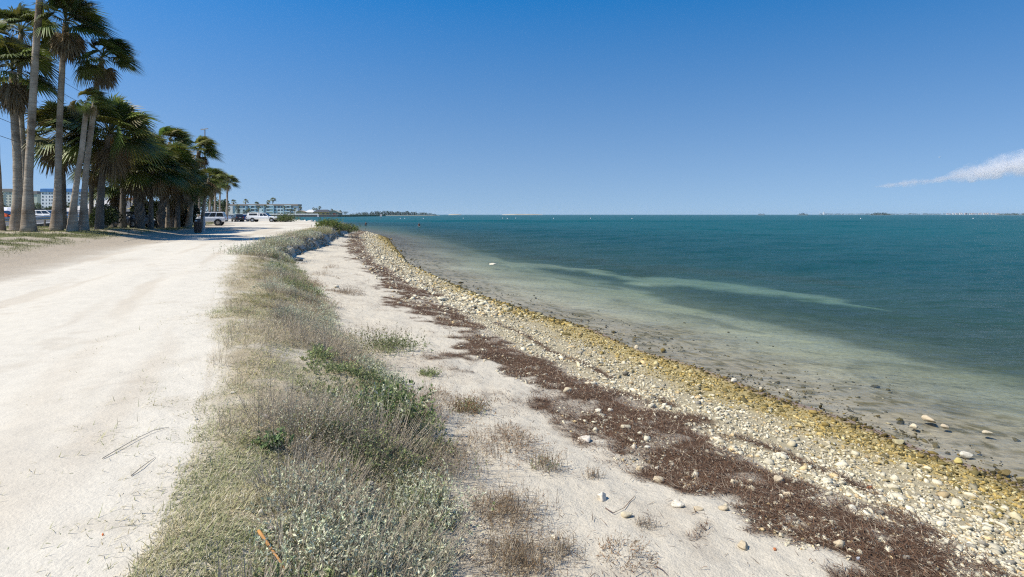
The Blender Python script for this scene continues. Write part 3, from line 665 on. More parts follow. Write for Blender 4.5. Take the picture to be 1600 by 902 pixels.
# ------------------------------------------------------------------ stones, sticks and litter one can point at
STONE_V, STONE_F = ico(3)
def stone(label, u, v, wpx, hpx, col=(.62, .575, .47), name='rock', z=None, group=None, flat=.75, sink=.3):
    if z == 0.0: sink = .42
    b = on_ground(u, v) if z is None else at(u, v, F*(ZC-z)/(v-HV))
    s = b[1]/F; rx = wpx*s/2; rz = max(hpx*s/2*1.05, .012); k = RNG.integers(0, 9999)
    W = STONE_V.copy(); r = np.random.default_rng(int(k))
    for q in range(13):
        d = r.normal(size=3); d /= np.linalg.norm(d); h = r.uniform(.4, .8); t = W@d; W = W-np.where(t > h, (t-h)*.93, 0)[:, None]*d
    W = W*(1+.34*(fbm(W[:, 0]*1.5+k, W[:, 1]*1.5+W[:, 2]*2, int(k), 4)-.5))[:, None]
    W = W*(1+.10*(fbm(W[:, 0]*6+k, W[:, 1]*6+W[:, 2]*7, int(k)+3, 3)-.5))[:, None]
    W = W*np.array([rx, rx*r.uniform(.7, 1.0), rz])
    cc = np.array(col)*(.85+.3*fbm(W[:, 0]/rx*2, W[:, 2]/rz*2+W[:, 1]/rx*2, int(k)+5, 3))[:, None]
    o = mesh_np(name, W, STONE_F, ROCK_M, cc, smooth=True); o.location = b+np.array([0, 0, rz*(1-2*sink)]); o.rotation_euler[2] = r.uniform(-.6, .6)
    return tag(o, label, 'rock', group)
TAN = (.46, .38, .26); WHT = (.58, .53, .42); BUFF = (.50, .43, .30); YEL = (.46, .38, .14); DK = (.12, .10, .06); GRY = (.33, .33, .34)
for a in [
    ('large white rock standing out of the brown shallows near the waterline', 1510, 711, 21, 12, WHT),
    ('pitted cream rock awash in the shallows left of the twin rocks', 1429, 668, 17, 10, BUFF),
    ('flat tan rock in the shallows, largest of the group off the cobbles', 1453, 657, 27, 12, TAN),
    ('flat pale oval stone awash just right of the tan rock', 1475, 667, 15, 7, TAN),
    ('low cream stone barely breaking the water far from the cobbles', 1543, 676, 17, 6, BUFF),
    ('round yellowish cobble with a white side beside the large white rock', 1497, 724, 13, 12, YEL),
    ('white square rock at the wet edge of the yellow cobbles', 1147, 597, 13, 9, WHT),
    ('wedge of pale stone awash just off the yellow cobbles', 1189, 608, 8, 7, BUFF),
    ('small flat white stone in the shallows beside the pale wedge', 1232, 610, 9, 4, WHT),
    ('cream rock capped with algae at the edge of the cobble bank', 994, 545, 10, 8, BUFF),
    ('dark round stone in the shallows off the cobble bank', 990, 531, 7, 4, DK),
    ('dark olive rock at the right end of the cobble edge', 1570, 740, 22, 9, (.16, .12, .05)),
    ('ochre rock among the algae covered cobbles near the right edge', 1404, 694, 20, 14, (.42, .36, .2)),
    ('long white rock alone in the water off the cove', 770, 413, 13, 4, WHT),
    ('rounded buff stone in the seaweed, left one of a trio', 1147, 757, 19, 12, BUFF),
    ('flat cream stone in the seaweed, upper one of a trio', 1173, 754, 18, 9, BUFF),
    ('small pointed cream stone in the seaweed, lower right of a trio', 1174, 766, 15, 8, BUFF),
    ('tan oblong stone on the border between sand and seaweed', 1132, 796, 20, 11, TAN),
    ('big smooth tan boulder half buried in the sand near the dark drift', 1161, 855, 25, 18, TAN),
    ('pitted tan boulder behind the white stones in the seaweed', 1219, 754, 20, 20, TAN),
    ('knobbly grey-tan stone in the seaweed below the pitted boulder', 1232, 776, 20, 9, TAN),
    ('pinkish cream stone on the sand tongue in the seaweed', 1211, 788, 11, 7, BUFF),
    ('broad rough tan boulder in the seaweed near the bottom edge', 1311, 856, 22, 18, TAN),
    ('round cream stone right of the rough tan boulder', 1329, 863, 13, 11, BUFF),
    ('cream stone below the round one near the bottom edge', 1326, 874, 14, 8, BUFF),
    ('upright cream stone right of the round one near the bottom edge', 1343, 867, 10, 12, BUFF),
    ('dark grey stone beneath the upright cream stone', 1340, 876, 10, 8, GRY),
    ('cream pebble alone in the seaweed above the rough tan boulder', 1299, 819, 12, 8, BUFF),
    ('triangular tan stone at the sandy edge of the dark drift', 1220, 838, 10, 8, BUFF),
    ('large rounded white stone at the cobble edge of the seaweed', 1331, 798, 18, 12, WHT),
    ('white lumpy stone between the seaweed and the cobbles', 1270, 767, 12, 9, WHT),
    ('wide flat tan slab bedded in the sand between bank and seaweed', 914, 690, 32, 13, (.60, .53, .43)),
    ('flat cream rock in the seaweed at the bend of the drift', 885, 613, 20, 11, BUFF),
    ('cream stone in the dark seaweed left of the cobbles', 934, 644, 15, 9, WHT),
    ('rounded white stone in the seaweed nearest the cobbles', 953, 643, 11, 8, WHT),
    ('pair of fused pale stones in the middle of the seaweed', 977, 670, 18, 12, BUFF),
    ('pale upright stone in the seaweed by the second pale stone', 991, 700, 13, 12, WHT),
    ('rounded pale stone right of the upright one in the seaweed', 1010, 702, 13, 8, WHT),
    ('tan cobble at the sandy margin of the seaweed', 999, 735, 14, 9, TAN),
    ('bright white cobble just right of the tan cobble at the margin', 1027, 734, 8, 9, WHT),
    ('flat grey-tan stone on the sand with a smaller stone at its end', 1028, 752, 20, 9, TAN),
    ('whitish lumpy rock half buried in sand with a brown sprig beside it', 981, 807, 22, 14, BUFF),
    ('low smooth tan rock almost covered by the sand', 941, 780, 22, 20, (.61, .55, .45)),
    ('flat smooth tan rock sunk in sand near the seaweed edge', 1060, 792, 28, 12, (.60, .54, .43)),
    ('rounded tan stone at the seaweed edge right of the sunken rock', 1090, 797, 18, 10, TAN),
    ('white knobbly stone at the foot of the bank by the straw tuft', 866, 842, 14, 12, WHT),
    ('small white stone just below the knobbly stone by the straw tuft', 868, 857, 9, 7, WHT),
    ('white stone in the sand above the brown runner', 795, 707, 9, 9, WHT),
    ('white rock on the sand in front of the far seaweed', 525, 450, 9, 7, WHT),
    ('grey triangular slab of stone tilted up in the turf', 416, 655, 14, 15, (.42, .37, .34)),
    ('bright white lump of coral rock in the near turf', 408, 804, 14, 11, WHT),
    ('pinkish grey stone in the turf below the white lump', 421, 829, 17, 12, (.40, .34, .33)),
    ('white stone at the side of the dead grass near the road', 365, 615, 9, 5, WHT),
    ('cream stone among the silvery leaves low on the bank', 592, 832, 13, 9, BUFF),
    ('long smooth grey-tan piece of stone lying in dry turf', 575, 759, 30, 13, (.46, .38, .31)),
    ('small white shell-like stone on the bare gravel at the turf edge', 306, 656, 8, 4, WHT),
    ('tiny white stone in the sparse turf near the road', 313, 710, 6, 4, WHT),
]:
    z = 0.0 if (a[0].find('water') >= 0 or a[0].find('shallow') >= 0 or a[0].find('awash') >= 0) and a[1] not in (1147,) else None
    stone(*a[:5], col=a[5], z=z)
def stick(label, pts, rad, col, name='stick', cat='stick', lift=.006):
    P = np.array([on_ground(u, v) for u, v in pts]); P[:, 2] += lift
    if len(P) > 2: P[1:-1, 2] += .01
    m = MB(); m.tube(P-P[0], np.linspace(rad, rad*.45, len(P)), 6)
    o = m.build(name, M(name+'_bark', col, .85, var=.3, scale=20), smooth=True); o.location = P[0]
    return tag(o, label, cat)
stick('long thin grey branch lying on the gravel at the road edge', [(160, 718), (190, 702), (215, 688), (240, 676), (264, 669)], .0035, (.34, .30, .25), 'branch', 'branch')
stick('short dark twig below the long branch at the road edge', [(205, 745), (222, 733), (243, 716)], .0035, (.30, .26, .21), 'twig', 'twig')
stick('orange brown palm leaf stalk lying in the turf at the bottom edge', [(404, 842), (420, 868), (434, 888), (447, 905)], .009, (.40, .20, .06), 'palm_stalk', 'palm stalk', .04)
stick('bleached bare branch arching out of the grey shrub', [(478, 703), (492, 688), (512, 670), (535, 658), (553, 652)], .006, (.5, .46, .40), 'branch', 'branch', .07)
stick('thin brown root curling over the sand beside a buried rock', [(946, 795), (958, 805), (975, 797), (990, 780), (992, 776)], .004, (.16, .10, .07), 'root', 'root')
stick('dark thin stick in the open sand near the bottom edge', [(1025, 886), (1035, 894), (1044, 901)], .004, (.14, .10, .08), 'stick', 'stick')
stone('reddish brown broken tile among the white cobbles', 1359, 765, 12, 9, (.30, .12, .06), 'tile_fragment')
stone('orange brown scrap of brick in the dark seaweed drift', 1211, 860, 8, 4, (.42, .15, .06), 'brick_scrap')
stone('tiny orange scrap lying on the white road', 161, 837, 4, 6, (.75, .22, .08), 'litter_scrap')
for i, u in enumerate(np.linspace(414, 492, 17)):
    stone('pale riprap boulder in the row along the shore past the car park', u+RNG.uniform(-1, 1), 342.6+(u-414)*.062+RNG.uniform(-.3, .6), RNG.uniform(5, 8), RNG.uniform(3, 5), (.68, .64, .57), 'boulder', z=1.2, group='riprap boulders past the car park')
# ------------------------------------------------------------------ palms
FROND_M = M_tone('palm_frond', .5, .4, .25, 4, 0, .30)
DEAD_M = M_tone('dead_frond', .85, .2, .3, 6, 0, .1)
def trunk_mat():
    m, nt, b = _new('palm_bark'); tc = N(nt, 'ShaderNodeTexCoord').outputs['Object']
    mp = N(nt, 'ShaderNodeMapping'); mp.inputs['Scale'].default_value = (.8, .8, 5); nt.links.new(tc, mp.inputs[0])
    n1 = noise(nt, mp.outputs[0], 2.2, 5, .6); n2 = noise(nt, tc, 1.1, 4)
    c = ramp(nt, n1, [(.2, (.25, .205, .155)), (.5, (.40, .335, .26)), (.8, (.50, .43, .34))])
    c = mixcol(nt, c, ramp(nt, n2, [(.3, (.45, .40, .36)), (.6, (1, 1, 1))]), 1, 'MULTIPLY')
    nt.links.new(c, b.inputs['Base Color']); b.inputs['Roughness'].default_value = .9; b.inputs['Specular IOR Level'].default_value = .15
    bump(nt, n1, .9, .035, b); return m
BARK_M = trunk_mat(); SHADE_BARK_M = M('shaded_palm_bark', (.13, .108, .085), .92, var=.35, scale=2.5, bmp=.02); BOOT_M = M('palm_boot', (.20, .165, .13), .9, var=.35, scale=6)  # near cabbage palm trunks: shade under the crowns put into a darker bark colour
RUST_M = M('young_palm_bark', (.30, .15, .08), .9, var=.35, scale=3)
def fan_leaves(n, Rr, r, el_lo, el_hi, wind, droop, nseg=26, seglen=.62, wdt=.032, az=None):
    az = r.uniform(0, 2*np.pi, n) if az is None else az
    el = r.uniform(el_lo, el_hi, n)
    d = np.stack([np.cos(az)*np.cos(el), np.sin(az)*np.cos(el), np.sin(el)], 1)
    W = np.array([wind, -wind*.15, 0.])
    Lp = Rr*r.uniform(.42, .62, n)
    d2 = d+W*.55; d2 /= np.linalg.norm(d2, axis=1)[:, None]
    hub = d2*Lp[:, None]-np.array([0, 0, 1])*(Lp*.10*droop)[:, None]
    up = np.array([0, 0, 1.])+r.normal(0, .35, (n, 3)); s = np.cross(d2, up); s /= np.linalg.norm(s, axis=1)[:, None]; nn = np.cross(s, d2)
    # blades
    t = np.linspace(-1, 1, nseg)[None]; th = t*r.uniform(1.5, 2.0, n)[:, None]
    bd = d2[:, None]*np.cos(th)[..., None]+s[:, None]*np.sin(th)[..., None]+nn[:, None]*(.25*np.abs(t))[..., None]
    L = (Rr*seglen*(1-.22*np.abs(t))*r.uniform(.85, 1.1, (n, nseg)))[..., None]
    h = hub[:, None]+bd*0
    WW = W*1.0; g = np.array([0, 0, -1.])
    p1 = h+bd*L*.5+(WW*.10+g*.06*droop)*L; p2 = h+bd*L*.95+(WW*.5+g*.42*droop)*L
    side = np.cross(bd, nn[:, None]); side /= np.linalg.norm(side, axis=2)[..., None]+1e-9
    w0 = wdt*Rr
    V = np.stack([h-side*w0*.12, h+side*w0*.12, p1-side*w0*.62, p1+side*w0*.62, p2-side*w0*.07, p2+side*w0*.07], 2)
    k = n*nseg; i = np.arange(k)[:, None]*6
    FA = np.concatenate([i+np.array([[0, 1, 3, 2]]), i+np.array([[2, 3, 5, 4]])])
    # leaf stalks
    o = np.zeros((n, 3)); wp = .017*Rr
    PV = np.stack([o-s*wp, o+s*wp, hub*.55+np.array([0, 0, .06])*Rr-s*wp*.7, hub*.55+np.array([0, 0, .06])*Rr+s*wp*.7, hub-s*wp*.6, hub+s*wp*.6], 1)
    j = np.arange(n)[:, None]*6
    PF = np.concatenate([j+np.array([[0, 1, 3, 2]]), j+np.array([[2, 3, 5, 4]])])
    return (V.reshape(-1, 3), FA, k, nseg), (PV.reshape(-1, 3), PF)
def crown_mesh(name, Rr, seed, n, wind, droop, dark=1.0, upright=0., parent=None):
    r = np.random.default_rng(seed)
    el_lo = -.55+upright; el_hi = 1.35
    (V, FA, k, ns), (PV, PF) = fan_leaves(n, Rr, r, el_lo, el_hi, wind, droop)
    base = np.array([.112, .140, .030])*dark
    lc = base*r.uniform(.6, 1.45, (n, 1))*np.stack([r.uniform(.8, 1.35, n), np.ones(n), r.uniform(.7, 1.1, n)], 1)
    old = r.uniform(size=n) < .10; lc[old] = np.array([.20, .17, .06])*r.uniform(.7, 1.1, (old.sum(), 1))
    C = np.repeat(np.repeat(lc, ns, 0)*r.uniform(.8, 1.2, (k, 1)), 6, 0)
    PC = np.tile(np.array([.16, .15, .05]), (len(PV), 1))
    return mesh_np(name, np.concatenate([V, PV]), np.concatenate([FA, PF+len(V)]), FROND_M, np.concatenate([C, PC]), parent)
def skirt_mesh(name, Rr, seed, n, wind, parent=None, ln=1.0):
    r = np.random.default_rng(seed)
    (V, FA, k, ns), (PV, PF) = fan_leaves(n, Rr*.72*ln, r, -1.52, -1.08, wind*.35, 1.5, nseg=14, seglen=.62, wdt=.06)
    lc = np.array([.22, .165, .095])*r.uniform(.45, 1.3, (n, 1)); C = np.repeat(np.repeat(lc, ns, 0)*r.uniform(.75, 1.2, (k, 1)), 6, 0)
    PC = np.tile(np.array([.34, .20, .07]), (len(PV), 1))
    return mesh_np(name, np.concatenate([V, PV]), np.concatenate([FA, PF+len(V)]), DEAD_M, np.concatenate([C, PC]), parent)
def spline(P, n):
    P = np.asarray(P, float); t = np.concatenate([[0], np.cumsum(np.linalg.norm(np.diff(P, axis=0), axis=1))]); q = np.linspace(0, t[-1], n)
    X = np.stack([np.interp(q, t, P[:, k]) for k in range(3)], 1)
    for _ in range(2*max(1, n//14)): X[1:-1] = .25*X[:-2]+.5*X[1:-1]+.25*X[2:]
    return X
def palm(label, ub, Y, trunk_px, crown_px, Rpx, wpx, seed, n=42, wind=.35, droop=1., dark=1., skirt=0, boots=False, rust=False, upright=0., flare=1.45, group=None, zb=None):
    xb = (ub-HU)/F*Y; z0 = (gz(xb, Y) if zb is None else zb)-.12
    pts = [(xb, Y, z0)]+[tuple(at(u, v, Y)) for u, v in trunk_px]
    sab = wind < .25; Rpx = Rpx*((1.1 if sab else .86) if Y < 70 else .95); n = int(n*(1.15 if sab else .85)); wind = wind*(1 if sab else 1.35); cr = at(*crown_px, Y); root = empty('palm_tree', (xb, Y, z0))
    P = spline(pts, 40)-np.array(pts[0]); Rr = Rpx*Y/F; w = wpx*Y/F/2*.9
    tt = np.linspace(0, 1, len(P)); hgt = np.linalg.norm(P-P[0], axis=1)
    rad = w*(1-.22*tt)*(1+(flare-1)*np.exp(-(hgt/(w*7))**1.3))
    rad = rad*(1+.035*np.sin(hgt*17+seed)+.03*(vnoise(hgt*3, 0*hgt, seed)-.5))
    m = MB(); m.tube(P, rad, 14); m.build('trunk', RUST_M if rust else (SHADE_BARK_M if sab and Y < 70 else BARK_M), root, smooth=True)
    top = P[-1]
    if boots:
        b = MB(); r = np.random.default_rng(seed)
        for k in range(200):
            t = .12+.86*k/200; i = t*(len(P)-1); c = P[int(i)]; a = k*2.4; rr = rad[int(i)]
            dv = np.array([math.cos(a), math.sin(a), 0]); s = np.array([-dv[1], dv[0], 0])*(1 if k % 2 else -1); ln = r.uniform(.28, .45)
            p0 = c+dv*rr*.8; p1 = c+dv*(rr+.07)+np.array([0, 0, ln])+s*.16
            b.tube([p0, (p0+p1)/2+dv*.03, p1], [.05, .042, .025], 4)
        b.build('leaf_bases', BOOT_M, root)
    off = (cr-np.array(pts[0]))
    lift = off if np.linalg.norm(off-top) > .2*Rr else top
    c = crown_mesh('crown', Rr, seed, n, wind, droop, dark, upright, root)
    # the crown grows from the trunk top, with a short leafy shaft reaching to its centre
    c.location = top+np.array([0, 0, .1])
    if skirt:
        s = skirt_mesh('dead_skirt', Rr, seed+50, skirt, wind, root); s.location = top+np.array([0, 0, .05])
    return tag(root, label, 'palm tree', group)
W = 'washingtonia'
palm('tall palm with a fat grey trunk and an orange-stalked ragged crown, leftmost of the pair', 25, 35, [(28, 310), (27, 250), (21, 160), (20, 112)], (22, 100), 74, 13.5, 1, 46, .32, 1.15, 1.0, 26, flare=1.55)
palm('thin leaning palm trunk half hidden behind the fat leftmost trunk', 44, 38, [(38, 260), (33, 180), (30, 95), (33, 52)], (36, 40), 62, 9, 2, 34, .4, 1.1, .9, 16)
palm('tallest palm whose smooth grey trunk runs past the top of the picture', 45, 34, [(43.5, 310), (46, 250), (50, 180), (55, 90), (62, 0), (66, -75)], (67, -80), 66, 12.4, 3, 40, .4, 1.1, 1., 20, flare=2.1)
palm('tall palm with windblown crown and brown skirt right of the tallest trunk', 88, 35.5, [(90, 300), (91.5, 240), (94, 170), (97.5, 100), (103, 35)], (108, 20), 68, 10.6, 4, 46, .55, 1.1, 1., 24, flare=2.05)
palm('dark shaded palm with a round low crown behind the windblown tall palm', 98, 40, [(99, 300), (97, 240), (92, 212)], (92, 205), 56, 9, 5, 48, .12, .9, .85, 10, flare=1.5)
palm('young palm on a leaning reddish trunk with a small crown swept sideways', 113, 35, [(115, 320), (122, 270), (128, 235), (132, 195), (137, 160)], (141, 150), 34, 9.5, 6, 26, .8, 1.1, 1.25, 3, flare=2.0)
palm('tall palm with a shaggy brown beard under its dark crown, clear against the sky', 131, 36.5, [(131, 315), (135, 260), (141, 215), (148, 160), (155, 110), (160, 92)], (165, 85), 57, 9.5, 7, 44, .55, 1.25, .85, 18, flare=1.9)
palm('broad cabbage palm with a dense round crown on a dark straight trunk', 155, 40, [(157, 310), (162, 255), (172, 210)], (178, 200), 64, 11.5, 8, 60, .15, .85, 1.15, 14, flare=1.3)
palm('cabbage palm with a short grey trunk by the bonnet of the shaded car', 192, 49, [(192, 310), (194, 270), (198, 248)], (200, 245), 46, 9, 9, 46, .2, .95, .95, 10)
palm('leaning cabbage palm with criss-cross leaf bases, left one of two', 220, 46, [(217, 318), (209, 290), (214, 262)], (218, 255), 48, 10, 10, 46, .2, .95, .9, 10, boots=True)
palm('dark slim palm trunk between the two criss-cross trunks', 236, 47, [(236, 310), (238, 262)], (240, 255), 44, 7, 11, 44, .2, .95, .85, 10)
palm('cabbage palm with criss-cross leaf bases nearest the two dark slim trunks', 250, 51, [(254, 318), (260, 288), (262, 262)], (264, 256), 46, 9, 12, 48, .2, .9, .95, 10, boots=True)
palm('tall slim palm with an upright windswept crown above the cabbage palms', 262, 56, [(262, 300), (262, 250), (265, 222)], (268, 208), 35, 6, 13, 36, .65, .9, 1.15, 5, upright=.45)
palm('low cabbage palm with a dark crown drooping over the trash bin', 277, 56, [(278, 315), (281, 283)], (285, 275), 36, 7, 14, 44, .2, .9, .95, 8)
palm('leaning palm with a bare pale trunk and yellow-green crown by the bin', 294, 59, [(298, 322), (304, 285), (309, 252), (311, 236)], (313, 228), 34, 8.5, 15, 40, .6, 1.1, 1.3, 8, flare=1.5)
palm('dark trunked cabbage palm just left of the bare pale trunk', 286, 62, [(289, 318), (293, 288)], (296, 280), 32, 7, 16, 42, .2, .9, .9, 8)
palm('slender leaning palm right behind the trash bin with a swept crown', 315, 64, [(318, 325), (322, 300), (327, 278)], (331, 270), 27, 6, 17, 36, .7, 1.0, 1.15, 8)
palm('low dark cabbage palm filling the gap behind the shaded car', 178, 52, [(178, 315), (180, 288)], (181, 284), 40, 7, 41, 48, .18, .9, .8, 8)
palm('dark cabbage palm crown wedged between the broad palm and the criss-cross trunks', 222, 54, [(222, 300), (224, 238)], (225, 232), 38, 7, 42, 48, .18, .9, .9, 8)
palm('drooping dark cabbage palm behind the second criss-cross trunk', 268, 58, [(269, 318), (270, 300)], (271, 294), 36, 7, 43, 46, .18, .9, .8, 8)
palm('dense dark cabbage palm behind the dark straight trunk of the broad palm', 142, 45, [(143, 300), (146, 262)], (147, 258), 34, 7, 44, 46, .18, .9, .75, 8)
for i, (u, v, Y, lb) in enumerate([(304, 297, 105, 'small palm behind the white off-roader, first from the pale trunk'), (311, 292, 120, 'short palm behind the roof of the white off-roader, thicker of its neighbours'), (320, 290, 110, 'palm seen just over the middle of the white off-roader'), (328, 296, 125, 'lower palm behind the rear window of the white off-roader'), (336, 288, 118, 'palm standing over the tail of the white off-roader')]):
    palm(lb, u, Y, [(u, 320), (u+1, v)], (u+2, v-3), 18, 3.6, 20+i, 34, .35, 1., .95, 7)
palm('lone slim dark trunked palm, left one of the far pair against the sky', 343.5, 140, [(343.5, 310), (344.5, 281)], (345, 278), 15.5, 3, 30, 34, .5, 1.1, 1., 6)
palm('lone slim pale trunked palm, right one of the far pair against the sky', 354, 138, [(355, 312), (355, 284)], (356, 281), 17, 3.4, 31, 34, .6, 1.2, 1., 6)
palm('dark stump of a palm trunk at the left edge of the picture', -2, 35, [(-4, 320), (-9, 200), (-14, 60)], (-14, 50), 50, 14, 33, 20, .3, 1., .9, 8)
# ------------------------------------------------------------------ far shore, highway, buildings, vehicles, small things
WHITE = M('white_paint', (.78, .77, .74), .55, var=.06, scale=.4); GLASS = M('dark_glass', (.02, .025, .03), .08, var=.2, spec=.8)
RUB = M('black_rubber', (.018, .018, .018), .8); STEEL = M('galvanised_steel', (.42, .43, .43), .45, .6, var=.15)
CHROME = M('alloy', (.5, .5, .5), .3, .9); TRIM = M('black_trim', (.03, .03, .03), .6); TAILR = M('red_lamp', (.35, .02, .02), .25); LAMPC = M('clear_lamp', (.6, .62, .62), .15)
CONC = M('pale_concrete', (.42, .40, .37), .9, var=.2, scale=.3); ASPH = M('asphalt', (.075, .075, .075), .9, var=.25, scale=.5); WOOD = M('weathered_wood', (.22, .18, .14), .9, var=.3, scale=3)
LAWN = M('lawn', (.15, .16, .06), .95, var=.3, scale=.08)

# land: a raised flat behind the palms and the shore across the inlet
def prism(name, pts, z1, z0, mat, kind='structure'):
    m = MB(); n = len(pts); V = [(x, y, z1) for x, y in pts]+[(x, y, z0) for x, y in pts]
    m.add(V, [tuple(range(n))]+[(i, i+n, (i+1) % n+n, (i+1) % n) for i in range(n)]); o = m.build(name, mat); return tag(o, kind=kind)
prism('far_shore', [(-3000, 720), (-300, 720), (-222, 724), (-216, 760), (-222, 1000), (-3000, 1000)], 2.3, -3, LAWN)
prism('mainland', [(-3000, 60), (-215, 60), (-170, 170), (-235, 264), (-290, 420), (-352, 719.9), (-3000, 719.9)], 1.55, -3, LAWN)
m = MB(); m.box(-420, -298, 719.5, 719.95, -2, 2.42); m.box(-298, -220, 719.6, 719.95, -2, 2.4)
sw = empty('sea_wall', (-300, 720, 0)); 
sw2 = MB(); sw2.box(-60, 80, -.9, -.08, -2, 2.35); sw2.build('wall', M('dark_sea_wall', (.10, .09, .08), .9, var=.3, scale=.5), sw)
sw3 = MB(); sw3.box(-60, 80, -1.0, -.05, 2.36, 2.6); sw3.build('cap', CONC, sw)
tag(sw, 'dark sea wall with a pale cap along the inlet below the white fence', 'sea wall')
# highway climbing away behind the palms
HW = np.array([(-24, -10, 1.95), (-31, 8, 1.95), (-40, 28, 1.97), (-49.5, 50, 2.0), (-61, 80, 2.7), (-79, 118, 4.2), (-114, 172, 6.4), (-152, 225, 8.6), (-195, 280, 9.2)])
t = np.linspace(0, 1, 80); q = np.linspace(0, 1, len(HW)); HP = np.stack([np.interp(t, q, HW[:, k]) for k in range(3)], 1)
for _ in range(6): HP[1:-1] = .25*HP[:-2]+.5*HP[1:-1]+.25*HP[2:]
hd = np.gradient(HP[:, :2], axis=0); hd /= np.linalg.norm(hd, axis=1)[:, None]; hn = np.stack([hd[:, 1], -hd[:, 0]], 1)      # hn points right, towards the palms
def ribbon(name, a, b, dz, mat, thick=None):
    P1 = np.concatenate([HP[:, :2]+hn*a, HP[:, 2:]+dz], 1); P2 = np.concatenate([HP[:, :2]+hn*b, HP[:, 2:]+dz], 1); k = len(HP)
    if thick is None: return tag(mesh_np(name, np.concatenate([P1, P2]), np.array([(i, i+1, k+i+1, k+i) for i in range(k-1)]), mat), kind='structure')
    mm = MB(); mm.loft([[p1, p2, p2-np.array([0, 0, thick]), p1-np.array([0, 0, thick])] for p1, p2 in zip(P1, P2)]); return tag(mm.build(name, mat), kind='structure')
ribbon('highway', -5.5, 5.5, 0, ASPH, 4.0)
ribbon('lane_marking', 4.6, 4.8, .006, WHITE); ribbon('lane_marking', -4.8, -4.6, .006, WHITE); ribbon('lane_marking', -.1, .1, .006, M('yellow_marking', (.6, .42, .05), .7))
ribbon('pale_kerb_apron', -10, -5.52, .10, CONC, 4.0)
# guard rail
gr = empty('guard_rail', tuple(HP[20])); b0 = HP[20]
P = np.concatenate([HP[8:34, :2]+hn[8:34]*6.3, HP[8:34, 2:]], 1)-b0
mm = MB(); mm.loft([[p+np.array([0, 0, .78]), p+np.array([.09, 0, .68]), p+np.array([.02, 0, .6]), p+np.array([.09, 0, .5]), p+np.array([0, 0, .42]), p+np.array([-.03, 0, .6])] for p in P]); mm.build('rail', STEEL, gr)
for i in range(0, len(P), 2):
    mm = MB(); p = P[i]; mm.box(p[0]-.12, p[0]-.03, p[1]-.07, p[1]+.07, p[2]-.6, p[2]+.74); mm.build('post', WOOD, gr)
tag(gr, 'grey metal guard rail running behind the palm trunks', 'guard rail')

# ------------------------------------------------------------------ trees, hedges and woods
TREE_M = M_tone('tree_leaves', .8, .25, .3, 1.5, 0, .12)
def blob_leaves(c, rad, n, leaf, base, r):
    d = r.normal(size=(n, 3)); d /= np.linalg.norm(d, axis=1)[:, None]; rr = r.uniform(.55, 1.0, n)**.5
    k = 1+.35*(fbm(d[:, 0]*2.2+c[0], d[:, 1]*2.2+d[:, 2]*2.7+c[1], 7, 3)-.5)*2
    P = np.array(c)+d*np.array(rad)*(rr*k)[:, None]
    nn = d+r.normal(0, .6, (n, 3)); C = np.array(base)*r.uniform(.55, 1.5, (n, 1))
    return leaves(P, nn, leaf*r.uniform(.6, 1.3, n), leaf*.7*r.uniform(.6, 1.2, n), C)
def tree(name, label, u0, u1, vtop, vbase, Y, cat='tree', n=900, base=(.07, .095, .03), group=None, trunk=True, zb=None, blobs=5, seed=None):
    r = np.random.default_rng(seed or int(u0*7+vtop*13)); a = at(u0, vbase, Y); b = at(u1, vtop, Y); wdt = (b[0]-a[0]); h = b[2]-a[2]
    root = empty(name, (a[0]+wdt/2, Y, a[2])); L = []
    for k in range(blobs):
        x = r.uniform(-.33, .33)*wdt; z = h*r.uniform(.42, .8) if trunk else h*r.uniform(.25, .65); s = r.uniform(.22, .36)
        L.append(blob_leaves((x, r.uniform(-.2, .2)*wdt, z), (wdt*s, wdt*s, min(h*.3, h-z)), n//blobs, max(wdt, h)*.085, np.array(base)*r.uniform(.8, 1.25), r))
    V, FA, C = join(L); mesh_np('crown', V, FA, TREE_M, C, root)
    mm = MB(); mm.tube([(0, 0, -1.5), (wdt*.02, 0, h*.3), (0, 0, h*.62)], [wdt*.035+.08, wdt*.025+.06, .04], 7)
    for k in range(4):
        e = L and r.uniform(-.3, .3, 2)*wdt; mm.tube([(0, 0, h*.3), (e[0]*.6, e[1]*.6, h*.5), (e[0], e[1], h*.65)], [.09, .06, .02], 5)
    mm.build('trunk', WOOD, root); return tag(root, label, cat, group)
r0 = np.random.default_rng(3)
# hedge behind the palms and greenery beyond the car park
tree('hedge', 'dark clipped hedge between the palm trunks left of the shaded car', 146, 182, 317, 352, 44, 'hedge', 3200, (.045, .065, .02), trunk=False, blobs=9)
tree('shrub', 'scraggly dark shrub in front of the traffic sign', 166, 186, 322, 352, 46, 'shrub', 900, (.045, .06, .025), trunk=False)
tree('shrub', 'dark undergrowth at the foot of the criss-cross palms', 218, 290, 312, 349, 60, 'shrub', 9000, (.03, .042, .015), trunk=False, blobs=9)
for (a, b, t_, Y, lb) in ((276, 298, 305, 150, 'leafy green tree behind the white hatchback, between dark trunks'), (296, 322, 300, 170, 'green tree behind the off-roader roof line'), (318, 346, 308, 165, 'broad green tree behind the off-roader tail'), (338, 356, 312, 180, 'green tree at the foot of the far pair of palms'), (100, 128, 318, 190, 'green tree in the gap between the leaning trunks and the windblown palm'), (130, 150, 322, 190, 'green tree in the gap right of the leaning trunks')):
    tree('broadleaf_tree', lb, a, b, t_, 337, Y, n=1100, base=(.07, .10, .03))
